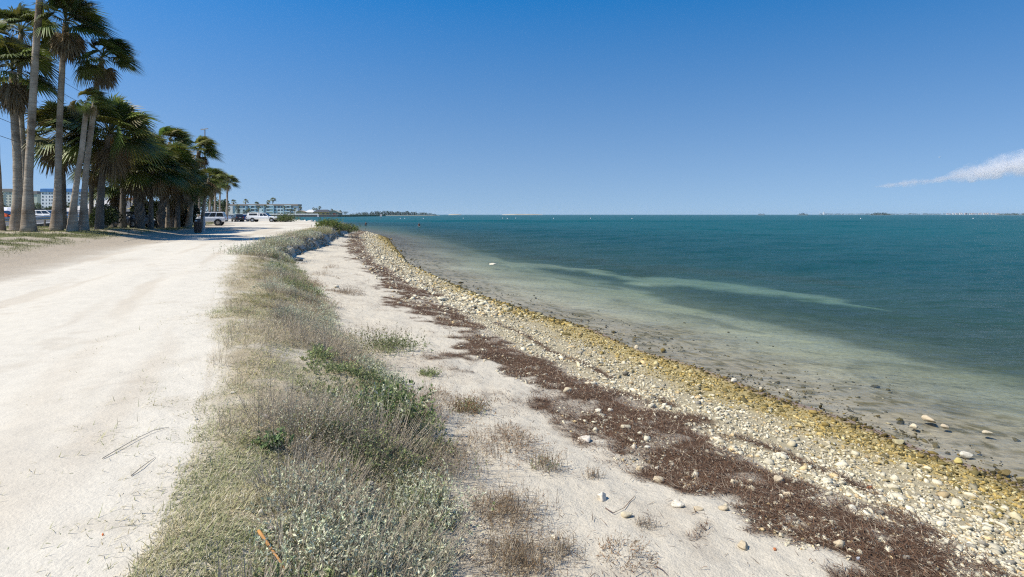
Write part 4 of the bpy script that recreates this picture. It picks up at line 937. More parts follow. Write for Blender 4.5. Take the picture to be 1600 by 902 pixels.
for i, (a, b, t_, lb) in enumerate(((-6, 18, 322, 'dark green tree below the beige condo, at the picture edge'), (12, 34, 324, 'dark green tree below the beige condo behind the fat trunk'), (48, 66, 317, 'bushy green tree between beige condo and white condo'), (60, 84, 325, 'olive green tree below the white condo left of the windblown palm'), (72, 96, 321, 'darker tree against the white condo wall'), (192, 214, 318, 'green tree at the foot of the orange building'), (205, 232, 315, 'green tree beside the orange building by the highway'))):
    tree('broadleaf_tree', lb, a, b, t_, 337, 330 if i < 5 else 420, n=800, base=(.06, .085, .03))
V, FA, C = join([blob_leaves((x, 720+r0.uniform(-60, -20) if x < -380 else 1010, 3.5), (9, 6, r0.uniform(4, 7)), 150, 1.6, (.055, .075, .03), r0) for x in np.linspace(-1000, -395, 70)])
tag(mesh_np('woods', V, FA, TREE_M, C), kind='stuff')

# ------------------------------------------------------------------ buildings
def building(label, u0, u1, vtop, Y, depth, wallc, floors, z0=2.0, roofc=None, roof_h=1.2, cols=(), wsize=(1.5, 1.3), bands=None, cat='apartment block', name='apartment_building', rh=None, wing=None, base_frac=.0):
    x0 = (u0-HU)/F*Y; x1 = (u1-HU)/F*Y; zt = ZC-(vtop-HV)/F*Y; root = empty(name, ((x0+x1)/2, Y, z0)); Wd = (x1-x0)/2; H = zt-z0
    wm = M('stucco', wallc, .9, var=.05, scale=.15); mm = MB(); mm.box(-Wd, Wd, 0, depth, 0, H); mm.build('wall', wm, root)
    fm = None; wmesh = None; gmesh = None; fh = H/floors
    nwin = 0
    for f in range(floors):
        for cx, ww in cols:
            if nwin >= 100: break
            x = -Wd+2*Wd*cx; w = ww*2*Wd; z = fh*f+fh*.34; hh = fh*.45
            if (cx, ww) == cols[0] and f == 0 and False: pass
            g = MB(); g.box(x-w/2, x+w/2, -.12, -.03, z, z+hh); wo = g.build('window', GLASS, root); nwin += 1
    if bands:
        for f in range(1, floors+1):
            for (a, b) in bands:
                g = MB(); g.box(-Wd+2*Wd*a, -Wd+2*Wd*b, -1.3, -.14, fh*f-.28, fh*f-.05); g.box(-Wd+2*Wd*a, -Wd+2*Wd*b, -1.3, -1.22, fh*f-.05, fh*f+.75); g.build('balcony', wm, root)
    rm = M('roof_cover', roofc or (.35, .33, .3), .8, var=.12, scale=.2)
    g = MB(); k = min(1.2, depth*.1); g.loft([[(-Wd-.6, -.8, H+.05), (Wd+.6, -.8, H+.05), (Wd+.6, depth+.6, H+.05), (-Wd-.6, depth+.6, H+.05)], [(-Wd-.4, -.6, H+.05+roof_h*.9), (Wd+.4, -.6, H+.05+roof_h*.9), (Wd+.4, depth+.4, H+.05+roof_h*.9), (-Wd-.4, depth+.4, H+.05+roof_h*.9)], [(-Wd+k, k, H+roof_h), (Wd-k, k, H+roof_h), (Wd-k, depth-k, H+roof_h), (-Wd+k, depth-k, H+roof_h)]]); g.build('roof', rm, root)
    return tag(root, label, cat)
gy = [(.06, .07), (.2, .05)]
building('beige and pale green condo tower at the left edge with grey roof strip', -14, 19, 300, 700, 18, (.62, .62, .52), 8, roofc=(.17, .16, .15), roof_h=4, cols=[(.10, .12), (.3, .12), (.52, .12), (.9, .06), (.75, .02)], bands=[(.0, .62)])
building('pale green condo wing with a grey roof behind the tallest trunk', 19.3, 58, 303.5, 715, 18, (.50, .55, .46), 8, roofc=(.17, .16, .15), roof_h=4, cols=[(.12, .1), (.3, .1), (.46, .06)])
building('white condo tower with a bright blue roof left of the windblown palm', 64, 112, 300, 700, 16, (.78, .80, .82), 7, roofc=(.02, .16, .42), roof_h=4.2, cols=[(.06, .045), (.17, .02), (.28, .035), (.36, .035), (.5, .045), (.62, .045), (.76, .045), (.9, .045)])
building('white condo wing with the same blue roof behind the leaning trunks', 112.5, 179, 300, 704, 16, (.70, .74, .78), 7, roofc=(.02, .16, .42), roof_h=3.6, cols=[(.05, .035), (.18, .035), (.3, .035), (.42, .035), (.55, .03), (.66, .03), (.8, .02)])
building('low white service block between the two condo towers', 56, 66, 313, 730, 10, (.70, .70, .68), 4, cols=[(.3, .2), (.7, .2)], roof_h=1)
building('orange four-storey apartment block with cream corner bays beside the highway', 178, 212, 311, 640, 16, (.55, .25, .12), 5, roofc=(.26, .13, .09), roof_h=1.6, cols=[(.12, .12), (.33, .1), (.5, .06), (.72, .16), (.9, .05)], bands=[(.05, .4), (.62, .85)])
# three-storey pale blue block across the inlet
bl = building('long three-storey pale blue apartment block across the inlet with flat tan roof', 345, 465, 321.5, 752, 14, (.62, .76, .80), 3, z0=2.3, roofc=(.26, .21, .17), roof_h=2.0, cols=[(.235, .03), (.30, .03), (.36, .02), (.415, .035), (.475, .03), (.55, .03), (.615, .035), (.70, .035), (.755, .03), (.80, .035), (.875, .035), (.93, .03)], bands=[(.36, .46), (.60, .69), (.83, .92)])
for f, (a, b) in enumerate([(-.97, -.66)]):
    g = MB(); Wd = 50.7; g.box(-Wd+.4, -Wd+16, -.9, -.15, 0, 11.6); g.build('wall', WHITE, bl)
for k, cx in enumerate((.33, .39, .56, .69, .82)):
    g = MB(); x = -50.7+101.4*cx; g.box(x-.8, x+.8, -1.4, -.16, 0, 11.8); g.build('pilaster', M('aqua_stucco', (.30, .50, .60), .9), bl)
def house(label, u0, u1, vridge, veave, Y, wallc, roofc, depth=14, gable=True, wins=(), door=None, z0=2.3, name='house'):
    x0 = (u0-HU)/F*Y; x1 = (u1-HU)/F*Y; zr = ZC-(vridge-HV)/F*Y; ze = ZC-(veave-HV)/F*Y; root = empty(name, ((x0+x1)/2, Y, z0)); Wd = (x1-x0)/2
    wm = M('house_wall', wallc, .9, var=.05); rm = M('house_roof', roofc, .85, var=.15, scale=.5); g = MB(); e = ze-z0; rr = zr-z0
    if gable:
        g.loft([[(-Wd, y, 0), (Wd, y, 0), (Wd, y, e), (0, y, rr-.2), (-Wd, y, e)] for y in (0, depth)]); g.build('wall', wm, root)
        q = MB()
        for s in (-1, 1): q.loft([[(0, y, rr), (s*(Wd+1), y, e-.3), (s*(Wd+1), y, e-.55), (0, y, rr-.25)] for y in (-.8, depth+.5)])
        q.build('roof', rm, root)
    else:
        g.box(-Wd, Wd, 0, depth, 0, e); g.build('wall', wm, root)
        q = MB(); q.loft([[(-Wd-.8, -.8, e+.03), (Wd+.8, -.8, e+.03), (Wd+.8, depth+.8, e+.03), (-Wd-.8, depth+.8, e+.03)], [(-Wd+4, depth*.5-.5, rr), (Wd-4, depth*.5-.5, rr), (Wd-4, depth*.5+.5, rr), (-Wd+4, depth*.5+.5, rr)]]); q.build('roof', rm, root)
    for (a, w, zz, hh) in wins:
        k = MB(); k.box(-Wd+2*Wd*a-w/2, -Wd+2*Wd*a+w/2, -.1, -.02, zz, zz+hh); k.build('window', GLASS, root)
    if door: 
        k = MB(); k.box(-Wd+2*Wd*door[0]-door[1]/2, -Wd+2*Wd*door[0]+door[1]/2, -.12, -.02, .1, door[2]); k.build('garage_door', M('red_brown_door', (.18, .06, .04), .7), root)
    return tag(root, label, 'house')
house('small cream house with a tan gable roof right of the blue apartment block', 462.5, 475.5, 329, 331.2, 742, (.68, .56, .32), (.42, .30, .20), 12, True, [(.3, 1.2, 1.2, 1.3), (.55, 1.2, 1.2, 1.3)])
house('long low house with a pale grey metal roof beside the cream gable', 475.9, 491, 327.8, 332, 748, (.55, .46, .28), (.55, .55, .53), 12, False, [(.4, 3, 1, 1.2)])
house('long yellow house with a black roof in the middle of the point', 490, 514, 327.6, 331.5, 748, (.55, .40, .16), (.04, .045, .055), 14, False, [(.62, 3, .9, 1.5), (.9, 3, .9, 1.5), (.3, 2.5, .9, 1.4)])
house('sage green gabled house with a red-brown door at the tip of the point', 514, 530, 328.5, 332.2, 738, (.36, .38, .30), (.34, .34, .29), 14, True, [(.12, 1.8, .8, 1.6), (.3, 1, .8, 1.6), (.75, 1.4, .8, 1.6), (.9, 1.2, .8, 1.6)], (.52, 3.6, 2.4))
wf = empty('fence', (-300, 727, 2.3)); mm = MB(); mm.box(-60, 52, -.06, .06, 0, 1.75); mm.build('panels', WHITE, wf)
for k in range(29):
    mm = MB(); x = -60+k*4; mm.box(x-.1, x+.1, -.16, -.065, 0, 1.95); mm.build('post', WHITE, wf)
tag(wf, 'long white fence between the sea wall lawn and the houses', 'fence')
# pier
pr = empty('pier', (-222, 722, 0)); mm = MB(); mm.box(-6, 17, -1.2, 1.2, 2.05, 2.3); mm.build('deck', WOOD, pr)
for k in range(7):
    mm = MB(); x = -4+k*3.4; mm.tube([(x, -1, -3), (x, -1, 3.1)], [.17, .17], 6); mm.build('piling', WOOD, pr)
mm = MB(); mm.box(-6, 17, -1.25, -1.18, 2.95, 3.1); mm.build('rail', WOOD, pr); tag(pr, 'weathered wooden pier off the tip of the point', 'pier')
# palms and trees round the far houses
for (u, v, R_, lb) in ((365, 313.5, 9, 'distant palm standing tall over the blue block, leftmost'), (383.5, 312.5, 8, 'distant palm over the blue block with a slim trunk, second from the left'), (400, 317, 8, 'distant low round palm peeping over the roof middle'), (418.5, 314, 8, 'distant palm over the right half of the roof, lower of two'), (426, 310.5, 9, 'distant palm over the right half of the roof, taller of two')):
    palm(lb, u, 772, [(u, v+2)], (u, v), R_*.62, 1.1, int(u), 22, .4, 1.0, 1.0, 4, zb=2.3, flare=1.1)
for (u, v, R_, Y, lb) in ((371, 320, 5.5, 735, 'small palm in front of the white end of the blue block'), (388, 326, 5.5, 735, 'small palm in front of the blue block near its first stair bay'), (404, 323.5, 5.5, 735, 'small palm before the middle of the blue block'), (414.5, 321.5, 5, 735, 'taller palm before the middle of the blue block'), (444, 323, 5, 735, 'small palm in front of the right end of the blue block'), (453.5, 327, 5, 735, 'small bushy palm at the right end of the blue block, lower'), (460.5, 326, 5, 735, 'small bushy palm at the right corner of the blue block'), (469, 324, 5.5, 745, 'solitary palm between the blue block and the cream house'), (490, 325, 4.6, 760, 'palm behind the grey roofed house, left of a cluster'), (494, 325.5, 4, 762, 'shorter palm in the middle of the cluster behind the black roof'), (499, 323, 4.6, 758, 'tallest palm of the cluster behind the black roof'), (518, 327, 4, 764, 'round palm behind the sage gable'), (531.5, 329.2, 4, 750, 'palm at the tip of the point beside the pier')):
    palm(lb, u, Y, [(u, v+1.5)], (u, v), R_*.72, .9, int(u*3), 22, .25, 1.0, .9, 3, zb=2.3, flare=1.1)
for (a, b, t_, lb) in ((351, 362, 322, 'dark round tree against the white end wall of the blue block'), (366, 378, 322.5, 'dark tree before the first balconies of the blue block'), (380, 392, 328, 'low shrub at the foot of the blue block stairs'), (536, 543, 330, 'dark tree behind the pier')):
    tree('broadleaf_tree', lb, a, b, t_, 335, 738, n=420, base=(.05, .075, .03))

# wooded islands and the mainland across the bay
ISL = M('island_ground', (.30, .27, .19), .95)
def wood_island(name, u0, u1, vtop, Y, seed, n=60, dens=90, taper=True, base=(.045, .07, .032)):
    r = np.random.default_rng(seed); x0 = (u0-HU)/F*Y; x1 = (u1-HU)/F*Y; h = (HV-vtop)*Y/F+ZC; L = []
    for x in np.linspace(x0, x1, n):
        t = (x-x0)/(x1-x0); k = (math.sin(math.pi*min(max(t, .02), .98))**.35 if taper else 1)
        hh = h*k*r.uniform(.5, 1.0); w = (x1-x0)/n*1.1
        L.append(blob_leaves((x, Y+r.uniform(0, 1)*(x1-x0)*.08, hh*.45), (max(w, hh*.4), max(w, hh*.4), hh*.6), dens, max(w, hh)*.22, base, r))
    V, FA, C = join(L); tag(mesh_np(name, V, FA, TREE_M, C), kind='stuff')
    mm = MB(); c = (x0+x1)/2; Wd = (x1-x0)/2*1.12; V = [(c+Wd*math.cos(a), Y+Wd*.16*math.sin(a)+(x1-x0)*.04, 0) for a in np.linspace(0, 2*np.pi, 40)[:-1]]
    mm.loft([[(c+Wd*s*math.cos(a), Y+(x1-x0)*.04+max(Wd*.16, 8)*s*math.sin(a), z) for a in np.linspace(0, 2*np.pi, 40)[:-1]] for s, z in ((1, -1), (.94, .5), (.7, .9))]); tag(mm.build('island', ISL), kind='structure')
wood_island('mangrove_woods', 545, 682, 330.2, 1500, 41, 120, 90)
wood_island('mangrove_woods', 1185, 1195, 333.4, 2600, 42, 10); wood_island('mangrove_woods', 1247, 1263, 333.0, 2600, 43, 16)
wood_island('mangrove_woods', 1361, 1393, 332.4, 2600, 44, 34); wood_island('mangrove_woods', 1560, 1640, 333.2, 2600, 45, 60)
for (a, b, lo) in ((782, 850, 1), (700, 722, 2)):
    Y = 3200; x0 = (a-HU)/F*Y; x1 = (b-HU)/F*Y; mm = MB(); c = (x0+x1)/2; Wd = (x1-x0)/2
    mm.loft([[(c+Wd*s*math.cos(q), Y+40*s*math.sin(q), z) for q in np.linspace(0, 2*np.pi, 30)[:-1]] for s, z in ((1, -1), (.9, 3.0), (.5, 5.2))]); tag(mm.build('sand_spit', M('sand_spit', (.34, .30, .23), .95, var=.3, scale=.01)), kind='structure')
wood_island('far_coast_woods', 1290, 1700, 333.6, 7000, 46, 130, 60, False, (.05, .075, .05))
r1 = np.random.default_rng(12)
for i, u in enumerate(list(np.linspace(1482, 1560, 22))):
    Y = 6900; x = (u+r1.uniform(-1.5, 1.5)-HU)/F*Y; w = r1.uniform(4, 12); h = r1.uniform(10, 19); o = empty('waterfront_building', (x, Y, 1))
    g = MB(); g.box(-w, w, 0, 10, 0, h); g.build('wall', M('far_wall', [(.7, .68, .64), (.62, .5, .42), (.74, .74, .72)][i % 3], .9), o)
    g = MB(); g.box(-w-.6, w+.6, -.6, 10.6, h+.02, h+3.2); g.build('roof', M('far_roof', [(.5, .18, .10), (.45, .42, .38), (.55, .22, .13)][i % 3], .9), o)
    tag(o, 'tiny pale waterfront building with red or grey roof on the hazy far coast', 'building', 'waterfront buildings on the far coast')
o = empty('water_tower', ((1281-HU)/F*6800, 6800, 0)); g = MB(); g.tube([(0, 0, 0), (0, 0, 42)], [1.6, 1.2], 8); g.build('mast', WHITE, o); tag(o, 'thin pale mast on the horizon left of the white block', 'mast')
o = empty('apartment_building', ((1288-HU)/F*6800, 6800, 0)); g = MB(); g.box(-9, 9, 0, 18, 0, 27); g.build('wall', WHITE, o); g = MB(); g.box(-4, 4, 3, 12, 27.02, 34); g.build('roof', CONC, o); tag(o, 'small white tower block alone on the horizon beside a thin mast', 'tower block')

# ------------------------------------------------------------------ vehicles (x forward, origin on the ground)
def car_sec(st, belt=True):
    return None
def car(label, cat, name, u, Y, z, head, colr, kind='sedan', L=4.6, H=1.5, Wd=.9, group=None, u_is='mid'):
    root = empty(name, ((u-HU)/F*Y, Y, z), R(head)); pm = M('car_paint', colr, .28, var=.03, scale=1, spec=.6)
    hl = L/2
    if kind == 'sedan':
        body = [(-hl, .35, .78, .86), (-hl+.12, .28, .92, .95), (-hl+.9, .22, .98, 1), (-.6, .2, .95, 1), (.8, .2, .95, 1), (1.3, .22, .90, .99), (hl-.35, .26, .74, .93), (hl, .34, .6, .8)]
        gh = [(-hl+.75, .97, .86), (-hl+1.45, H, .70), (.1, H, .70), (1.15, .93, .86)]
    elif kind == 'suv':
        body = [(-hl, .5, .95, .93), (-hl+.08, .45, 1.05, .97), (-hl+.8, .42, 1.08, 1), (0, .42, 1.07, 1), (.75, .42, 1.07, 1), (hl-.75, .45, 1.02, .98), (hl-.12, .45, .95, .93), (hl, .5, .85, .86)]
        gh = [(-hl+.08, 1.06, .90), (-hl+.3, H, .78), (.1, H, .78), (.85, 1.06, .9)]
    elif kind == 'pickup':
        body = [(-hl, .55, 1.05, .95), (-hl+.1, .5, 1.14, .98), (-.6, .48, 1.14, 1), (.1, .48, 1.12, 1), (1.2, .48, 1.12, 1), (hl-.8, .5, 1.08, .98), (hl-.15, .5, 1.0, .94), (hl, .55, .92, .88)]
        gh = [(-.62, 1.13, .93), (-.5, H, .78), (.45, H, .78), (1.3, 1.11, .9)]
    else:                                                       # hatchback
        body = [(-hl, .4, .85, .88), (-hl+.1, .34, .98, .95), (-hl+.7, .3, 1.0, 1), (0, .28, .99, 1), (.7, .3, .97, 1), (hl-.6, .32, .86, .96), (hl, .4, .66, .82)]
        gh = [(-hl+.08, .98, .88), (-hl+.5, H, .70), (.05, H, .70), (1.0, .96, .86)]
    m = MB(); m.loft([[(x, -w*Wd*.9, zb), (x, -w*Wd, zb+.18), (x, -w*Wd, zt-.16), (x, -w*Wd*.95, zt), (x, w*Wd*.95, zt), (x, w*Wd, zt-.16), (x, w*Wd, zb+.18), (x, w*Wd*.9, zb)] for x, zb, zt, w in body]); m.build('body', pm, root, bevel=.04)
    m = MB(); (xr, zr, wr), (x1, z1, w1), (x2, z2, w2), (xf, zf, wf_) = gh
    m.loft([[(xr, -wr*Wd, zr-.03), (x1, -w1*Wd, z1), (x1, w1*Wd, z1), (xr, wr*Wd, zr-.03)], [(xf, -wf_*Wd, zf-.03), (x2, -w2*Wd, z2), (x2, w2*Wd, z2), (xf, wf_*Wd, zf-.03)]]); m.build('cabin', pm, root, bevel=.05)
    def quad(name, P, mat=GLASS, th=.02):
        P = np.array(P, float); n = np.cross(P[1]-P[0], P[3]-P[0]); n /= np.linalg.norm(n)
        q = MB(); q.loft([list(P-n*.01), list(P+n*th)]); return q.build(name, mat, root)
    for s in (-1, 1):
        def sp(fx, fz):                                           # point on the side glass
            xa = lerp(xr, xf, fx); xb = lerp(x1, x2, fx); return (lerp(xa, xb, fz), s*(lerp(lerp(wr, wf_, fx), lerp(w1, w2, fx), fz)*Wd), lerp(lerp(zr, zf, fx), lerp(z1, z2, fx), fz))
        cuts = {'sedan': [(.10, .46), (.50, .92)], 'suv': [(.04, .33), (.38, .62), (.66, .94)], 'pickup': [(.10, .46), (.52, .92)], 'hatch': [(.06, .28), (.32, .58), (.62, .92)]}[kind]
        for a, b in cuts:
            P = [sp(a, .12), sp(b, .12), sp(b, .86), sp(a, .86)]; P = P if s < 0 else P[::-1]; quad('side_window', P)
        for wx in (-hl*.62, hl*.64):
            wr_ = .36 if kind in ('suv', 'pickup') else .32; y = s*(Wd-.09)
            t_ = MB(); t_.disc((wx, y, wr_), 1, wr_, .22, 20); wo = t_.build('tyre', RUB, root); t_ = MB(); t_.disc((wx, s*(Wd+.005), wr_), 1, wr_*.62, .06, 14); t_.build('rim', CHROME, wo)
            ar = MB(); ar.disc((wx, s*(Wd-.02), wr_+.03), 1, wr_+.10, .06, 20); ar.build('wheel_arch', TRIM, root)
        quad('tail_lamp', [(-hl-.005, s*Wd*.62, .82), (-hl-.005, s*Wd*.86, .82), (-hl-.005, s*Wd*.86, 1.0 if kind != 'sedan' else .76), (-hl-.005, s*Wd*.62, 1.0 if kind != 'sedan' else .76)], TAILR, .03)
        hx = hl-.10; m = MB(); m.loft([[(hx-.25, s*Wd*.93, .68), (hx-.25, s*Wd*.96, .82), (hx-.25, s*Wd*.6, .84), (hx-.25, s*Wd*.6, .7)], [(hx+.10, s*Wd*.80, .58), (hx+.07, s*Wd*.80, .68), (hx+.1, s*Wd*.5, .68), (hx+.12, s*Wd*.5, .6)]]); m.build('headlight', LAMPC, root)
        m = MB(); m.box(gh[3][0]-.12, gh[3][0]+.05, s*Wd*.97-.02+(0 if s < 0 else 0), s*Wd*.97+.02+s*.16, .98, 1.12) if s > 0 else m.box(gh[3][0]-.12, gh[3][0]+.05, s*Wd*.97-.18, s*Wd*.97+.02, .98, 1.12); m.build('mirror', pm, root)
    def ep(fy, fz, rear):
        (xa, za, wa), (xb, zb_, wb) = ((xr, zr, wr), (x1, z1, w1)) if rear else ((xf, zf, wf_), (x2, z2, w2))
        return (lerp(xa, xb, fz), fy*lerp(wa, wb, fz)*Wd, lerp(za, zb_, fz))
    quad('rear_window', [ep(.85, .12, 1), ep(-.85, .12, 1), ep(-.85, .88, 1), ep(.85, .88, 1)]); quad('windscreen', [ep(-.9, .08, 0), ep(.9, .08, 0), ep(.9, .92, 0), ep(-.9, .92, 0)])
    m = MB(); zb = body[0][1]; m.box(-hl-.09, -hl+.02, -Wd*.86, Wd*.86, zb-.02, zb+.2); m.build('rear_bumper', TRIM if kind == 'suv' else pm, root, bevel=.02)
    m = MB(); m.box(hl-.05, hl+.06, -Wd*.74, Wd*.74, body[-1][1]-.02, body[-1][1]+.17); m.build('front_bumper', pm if kind != 'suv' else TRIM, root, bevel=.02)
    m = MB(); m.box(-hl-.03, -hl-.004, -.17, .17, .72 if kind == 'sedan' else .78, .84 if kind == 'sedan' else .9); m.build('number_plate', WHITE, root)
    if kind == 'suv':
        for s in (-1, 1):
            m = MB(); m.tube([(-hl+.4, s*.62, H+.06), (.0, s*.62, H+.06)], [.025, .025], 6); m.build('roof_rail', TRIM, root)
    return tag(root, label, cat, group)
suv = car('white off-road wagon parked under the palms with its tail to the car park', 'car', 'parked_car', 324, 74, gz(-39.6, 74), 197, (.74, .74, .73), 'suv', 4.5, 1.72, .9)
pk = car('white pickup truck with a white bed cap and bicycles at the tailgate', 'pickup truck', 'pickup_truck', 412, 113, gz(-49, 113), 2, (.78, .78, .77), 'pickup', 5.9, 1.78, .95)
m = MB(); m.loft([[(-2.9, y*1.0, 1.16), (-2.82, y*.86, 1.80), (-.66, y*.86, 1.84), (-.64, y*1.0, 1.15)] for y in (-.92, .92)]); m.build('bed_cap', WHITE, pk, bevel=.04)
for s in (-1, 1):
    m = MB(); m.box(-2.5, -.95, s*.905-.01, s*.905+.01, 1.34, 1.66); m.build('cap_window', GLASS, pk)
def bicycle(label, loc, head, colr):
    root = empty('bicycle', loc, R(head)); fm = M('bike_frame', colr, .35)
    for x in (-.52, .52):
        P = [(x+.33*math.cos(a), 0, .34+.33*math.sin(a)) for a in np.linspace(0, 2*np.pi, 25)]; m = MB(); m.tube(P, .028, 6, False); w = m.build('wheel', RUB, root)
        m = MB()
        for a in np.linspace(0, np.pi, 8)[:-1]: m.tube([(x-.31*math.cos(a), 0, .34-.31*math.sin(a)), (x+.31*math.cos(a), 0, .34+.31*math.sin(a))], .006, 4)
        m.build('spokes', CHROME, w)
    m = MB()
    for a, b in (((-.52, 0, .34), (-.05, 0, .32)), ((-.05, 0, .32), (-.18, 0, .82)), ((-.52, 0, .34), (-.16, 0, .76)), ((-.16, 0, .76), (.36, 0, .82)), ((-.05, 0, .32), (.38, 0, .72)), ((.34, 0, .92), (.52, 0, .34))): m.tube([a, b], .022, 6)
    m.build('frame', fm, root); m = MB(); m.tube([(.36, -.28, .98), (.33, 0, .95), (.36, .28, .98)], .018, 6); m.build('handlebar', TRIM, root)
    m = MB(); m.loft([[(-.32, -.07, .84), (-.32, .07, .84), (-.32, .07, .89), (-.32, -.07, .89)], [(-.04, -.02, .86), (-.04, .02, .86), (-.04, .02, .89), (-.04, -.02, .89)]]); m.build('saddle', TRIM, root)
    return tag(root, label, 'bicycle')
bx, by = pk.location.x, pk.location.y; bz = pk.location.z
bicycle('white framed bicycle hung on the rack at the tail of the white pickup', (bx-3.25, by-.1, bz+.42), 80, (.7, .7, .7))
bicycle('dark bicycle behind the white one on the pickup rack', (bx-3.45, by+.1, bz+.4), 97, (.08, .08, .1))
car('bright blue hatchback parked just left of the pickup', 'car', 'parked_car', 382.5, 120, gz(-56, 120), -8, (.015, .09, .5), 'hatch', 3.9, 1.45, .86)
car('dark hatchback with red tail lamps beside the blue car', 'car', 'parked_car', 371.5, 116, gz(-56, 116), 128, (.02, .025, .03), 'hatch', 4.0, 1.55, .86)
car('pale silver blue car low in the distance left of the dark hatchback', 'car', 'parked_car', 363, 150, gz(-73, 150), 20, (.35, .45, .6), 'sedan', 4.4, 1.3, .86)
car('very dark sedan parked in the shade beneath the palms, bonnet towards the road', 'car', 'parked_car', 199, 50.5, gz(-34.2, 50.5)+.05, -12, (.006, .009, .016), 'sedan', 4.6, 1.42, .88)
car('white sedan with an amber lamp behind the dark palm trunks, nose right', 'car', 'parked_car', 278, 88, gz(-51.7, 88), -5, (.72, .72, .72), 'sedan', 4.5, 1.45, .88)
car('bright orange car at the left edge beyond the guard rail', 'car', 'parked_car', 6, 66, 2.0, 3, (.75, .13, .02), 'hatch', 4.2, 1.45, .86)
car('dark blue wagon in the gap between the tallest trunk and the windblown palm', 'car', 'parked_car', 68, 92, 2.05, 30, (.03, .05, .08), 'suv', 4.6, 1.75, .9)
car('white van-like wagon in front of the dark blue wagon beyond the guard rail', 'car', 'parked_car', 76, 82, 2.0, 6, (.72, .72, .70), 'suv', 4.6, 1.6, .9)
car('tan car beside the white wagon beyond the guard rail', 'car', 'parked_car', 61, 84, 2.0, 70, (.35, .29, .22), 'suv', 4.4, 1.6, .88)
car('silver car seen through the gap left of the leaning trunks', 'car', 'parked_car', 105, 84, 2.0, -15, (.45, .46, .47), 'sedan', 4.5, 1.45, .88)
hz = np.interp(168, HP[:, 1], HP[:, 2]); car('small white car driving on the curving highway beside the orange building', 'car', 'moving_car', 214, 168, hz, 122, (.74, .74, .74), 'sedan', 4.6, 1.5, .9)
# boat under a white cover at the left edge
bt = empty('boat', ((3-HU)/F*74, 74, 2.0)); m = MB(); m.loft([[(x, -w, .9), (x, -w*.6, .35), (x, w*.6, .35), (x, w, .9)] for x, w in ((-3, .9), (0, 1.1), (2, .8), (3.2, .1))]); m.build('hull', WHITE, bt)
m = MB(); m.loft([[(x, -w, .92), (x, -w*.5, z), (x, w*.5, z), (x, w, .92)] for x, w, z in ((-3, .9, 1.5), (-1, 1.1, 2.0), (1.2, 1.0, 1.9), (3.1, .12, 1.1))]); m.build('cover', M('white_canvas', (.72, .72, .76), .9), bt)
m = MB(); m.box(-1.2, .6, -.7, .7, .12, .34); m.build('trailer', STEEL, bt); tag(bt, 'boat under a pale canvas cover on a trailer behind the orange car', 'boat')

# ------------------------------------------------------------------ street furniture
b = on_ground(309, 362); b = np.array([-26.5, 48, 0]); b[2] = gz(b[0], b[1]); bn = empty('trash_bin', tuple(b)); bn.scale = (.74, .74, 1.0)
BR = M('brown_plastic', (.10, .055, .035), .7, var=.2, scale=4)
m = MB(); m.tube([(0, 0, -.02), (0, 0, .05), (0, 0, .86), (0, 0, .9)], [.31, .33, .35, .34], 20); m.build('drum', BR, bn, smooth=False)
for k in range(16):
    a = 2*math.pi*k/16; m = MB(); c, s = math.cos(a), math.sin(a); m.tube([(.355*c, .355*s, .06), (.375*c, .375*s, .86)], [.05, .05], 5); m.build('stave', BR, bn)
m = MB(); m.tube([(0, 0, .905), (0, 0, .96), (0, 0, 1.12), (0, 0, 1.2)], [.38, .39, .31, .12], 20); lid = m.build('lid', M('dark_lid', (.06, .04, .03), .6), bn)
m = MB(); m.box(-.1, .12, -.40, -.345, .97, 1.07); m.build('sticker', WHITE, bn); tag(bn, 'dark brown slatted trash bin with a lid at the roadside', 'trash bin')
px = at(319.2, 359, 49.5); px[2] = gz(px[0], px[1]); wp = empty('marker_post', tuple(px)); m = MB(); m.box(-.055, .055, -.05, .05, -.3, 1.32); m.build('post', M('pinkish_white_paint', (.68, .58, .55), .7, var=.1, scale=5), wp); m = MB(); m.loft([[(-.055, -.05, 1.322), (.055, -.05, 1.322), (.055, .05, 1.322), (-.055, .05, 1.322)], [(-.02, -.02, 1.37), (.02, -.02, 1.37), (.02, .02, 1.37), (-.02, .02, 1.37)]]); m.build('cap', WHITE, wp); tag(wp, 'thin pinkish white post standing right beside the trash bin', 'post')
def pole(name, label, u, vb, vt, Y, rad, cat, mat=WOOD):
    p = at(u, vb, Y); r_ = empty(name, tuple(p)); h = (vb-vt)*Y/F; m = MB(); m.tube([(0, 0, -1), (0, 0, h)], [rad, rad*.75], 10); m.build('pole', mat, r_); return tag(r_, label, cat), h
up, uh = pole('utility_pole', 'wooden utility pole rising behind the broad cabbage palm with a short crossarm', 225.5, 345, 188, 62, .2, 'utility pole', M('grey_pole', (.27, .25, .23), .9, var=.2))
m = MB(); m.box(-.95, .3, -.08, .08, uh-.32, uh-.18); m.build('crossarm', WOOD, up)
for x in (-.8, -.35, .2):
    m = MB(); m.tube([(x, 0, uh-.18), (x, 0, uh-.02)], [.05, .03], 6); m.build('insulator', CONC, up)
lp, lh = pole('street_lamp', 'slim street lamp with a flat head above the leaning palm crown', 320, 345, 203, 75, .11, 'street lamp', STEEL)
m = MB(); m.loft([[(-.5, -.14, lh-.02), (-.5, .14, lh-.02), (-.5, .14, lh+.1), (-.5, -.14, lh+.1)], [(.42, -.1, lh+.12), (.42, .1, lh+.12), (.42, .1, lh+.2), (.42, -.1, lh+.2)]]); m.build('lamp_head', STEEL, lp)
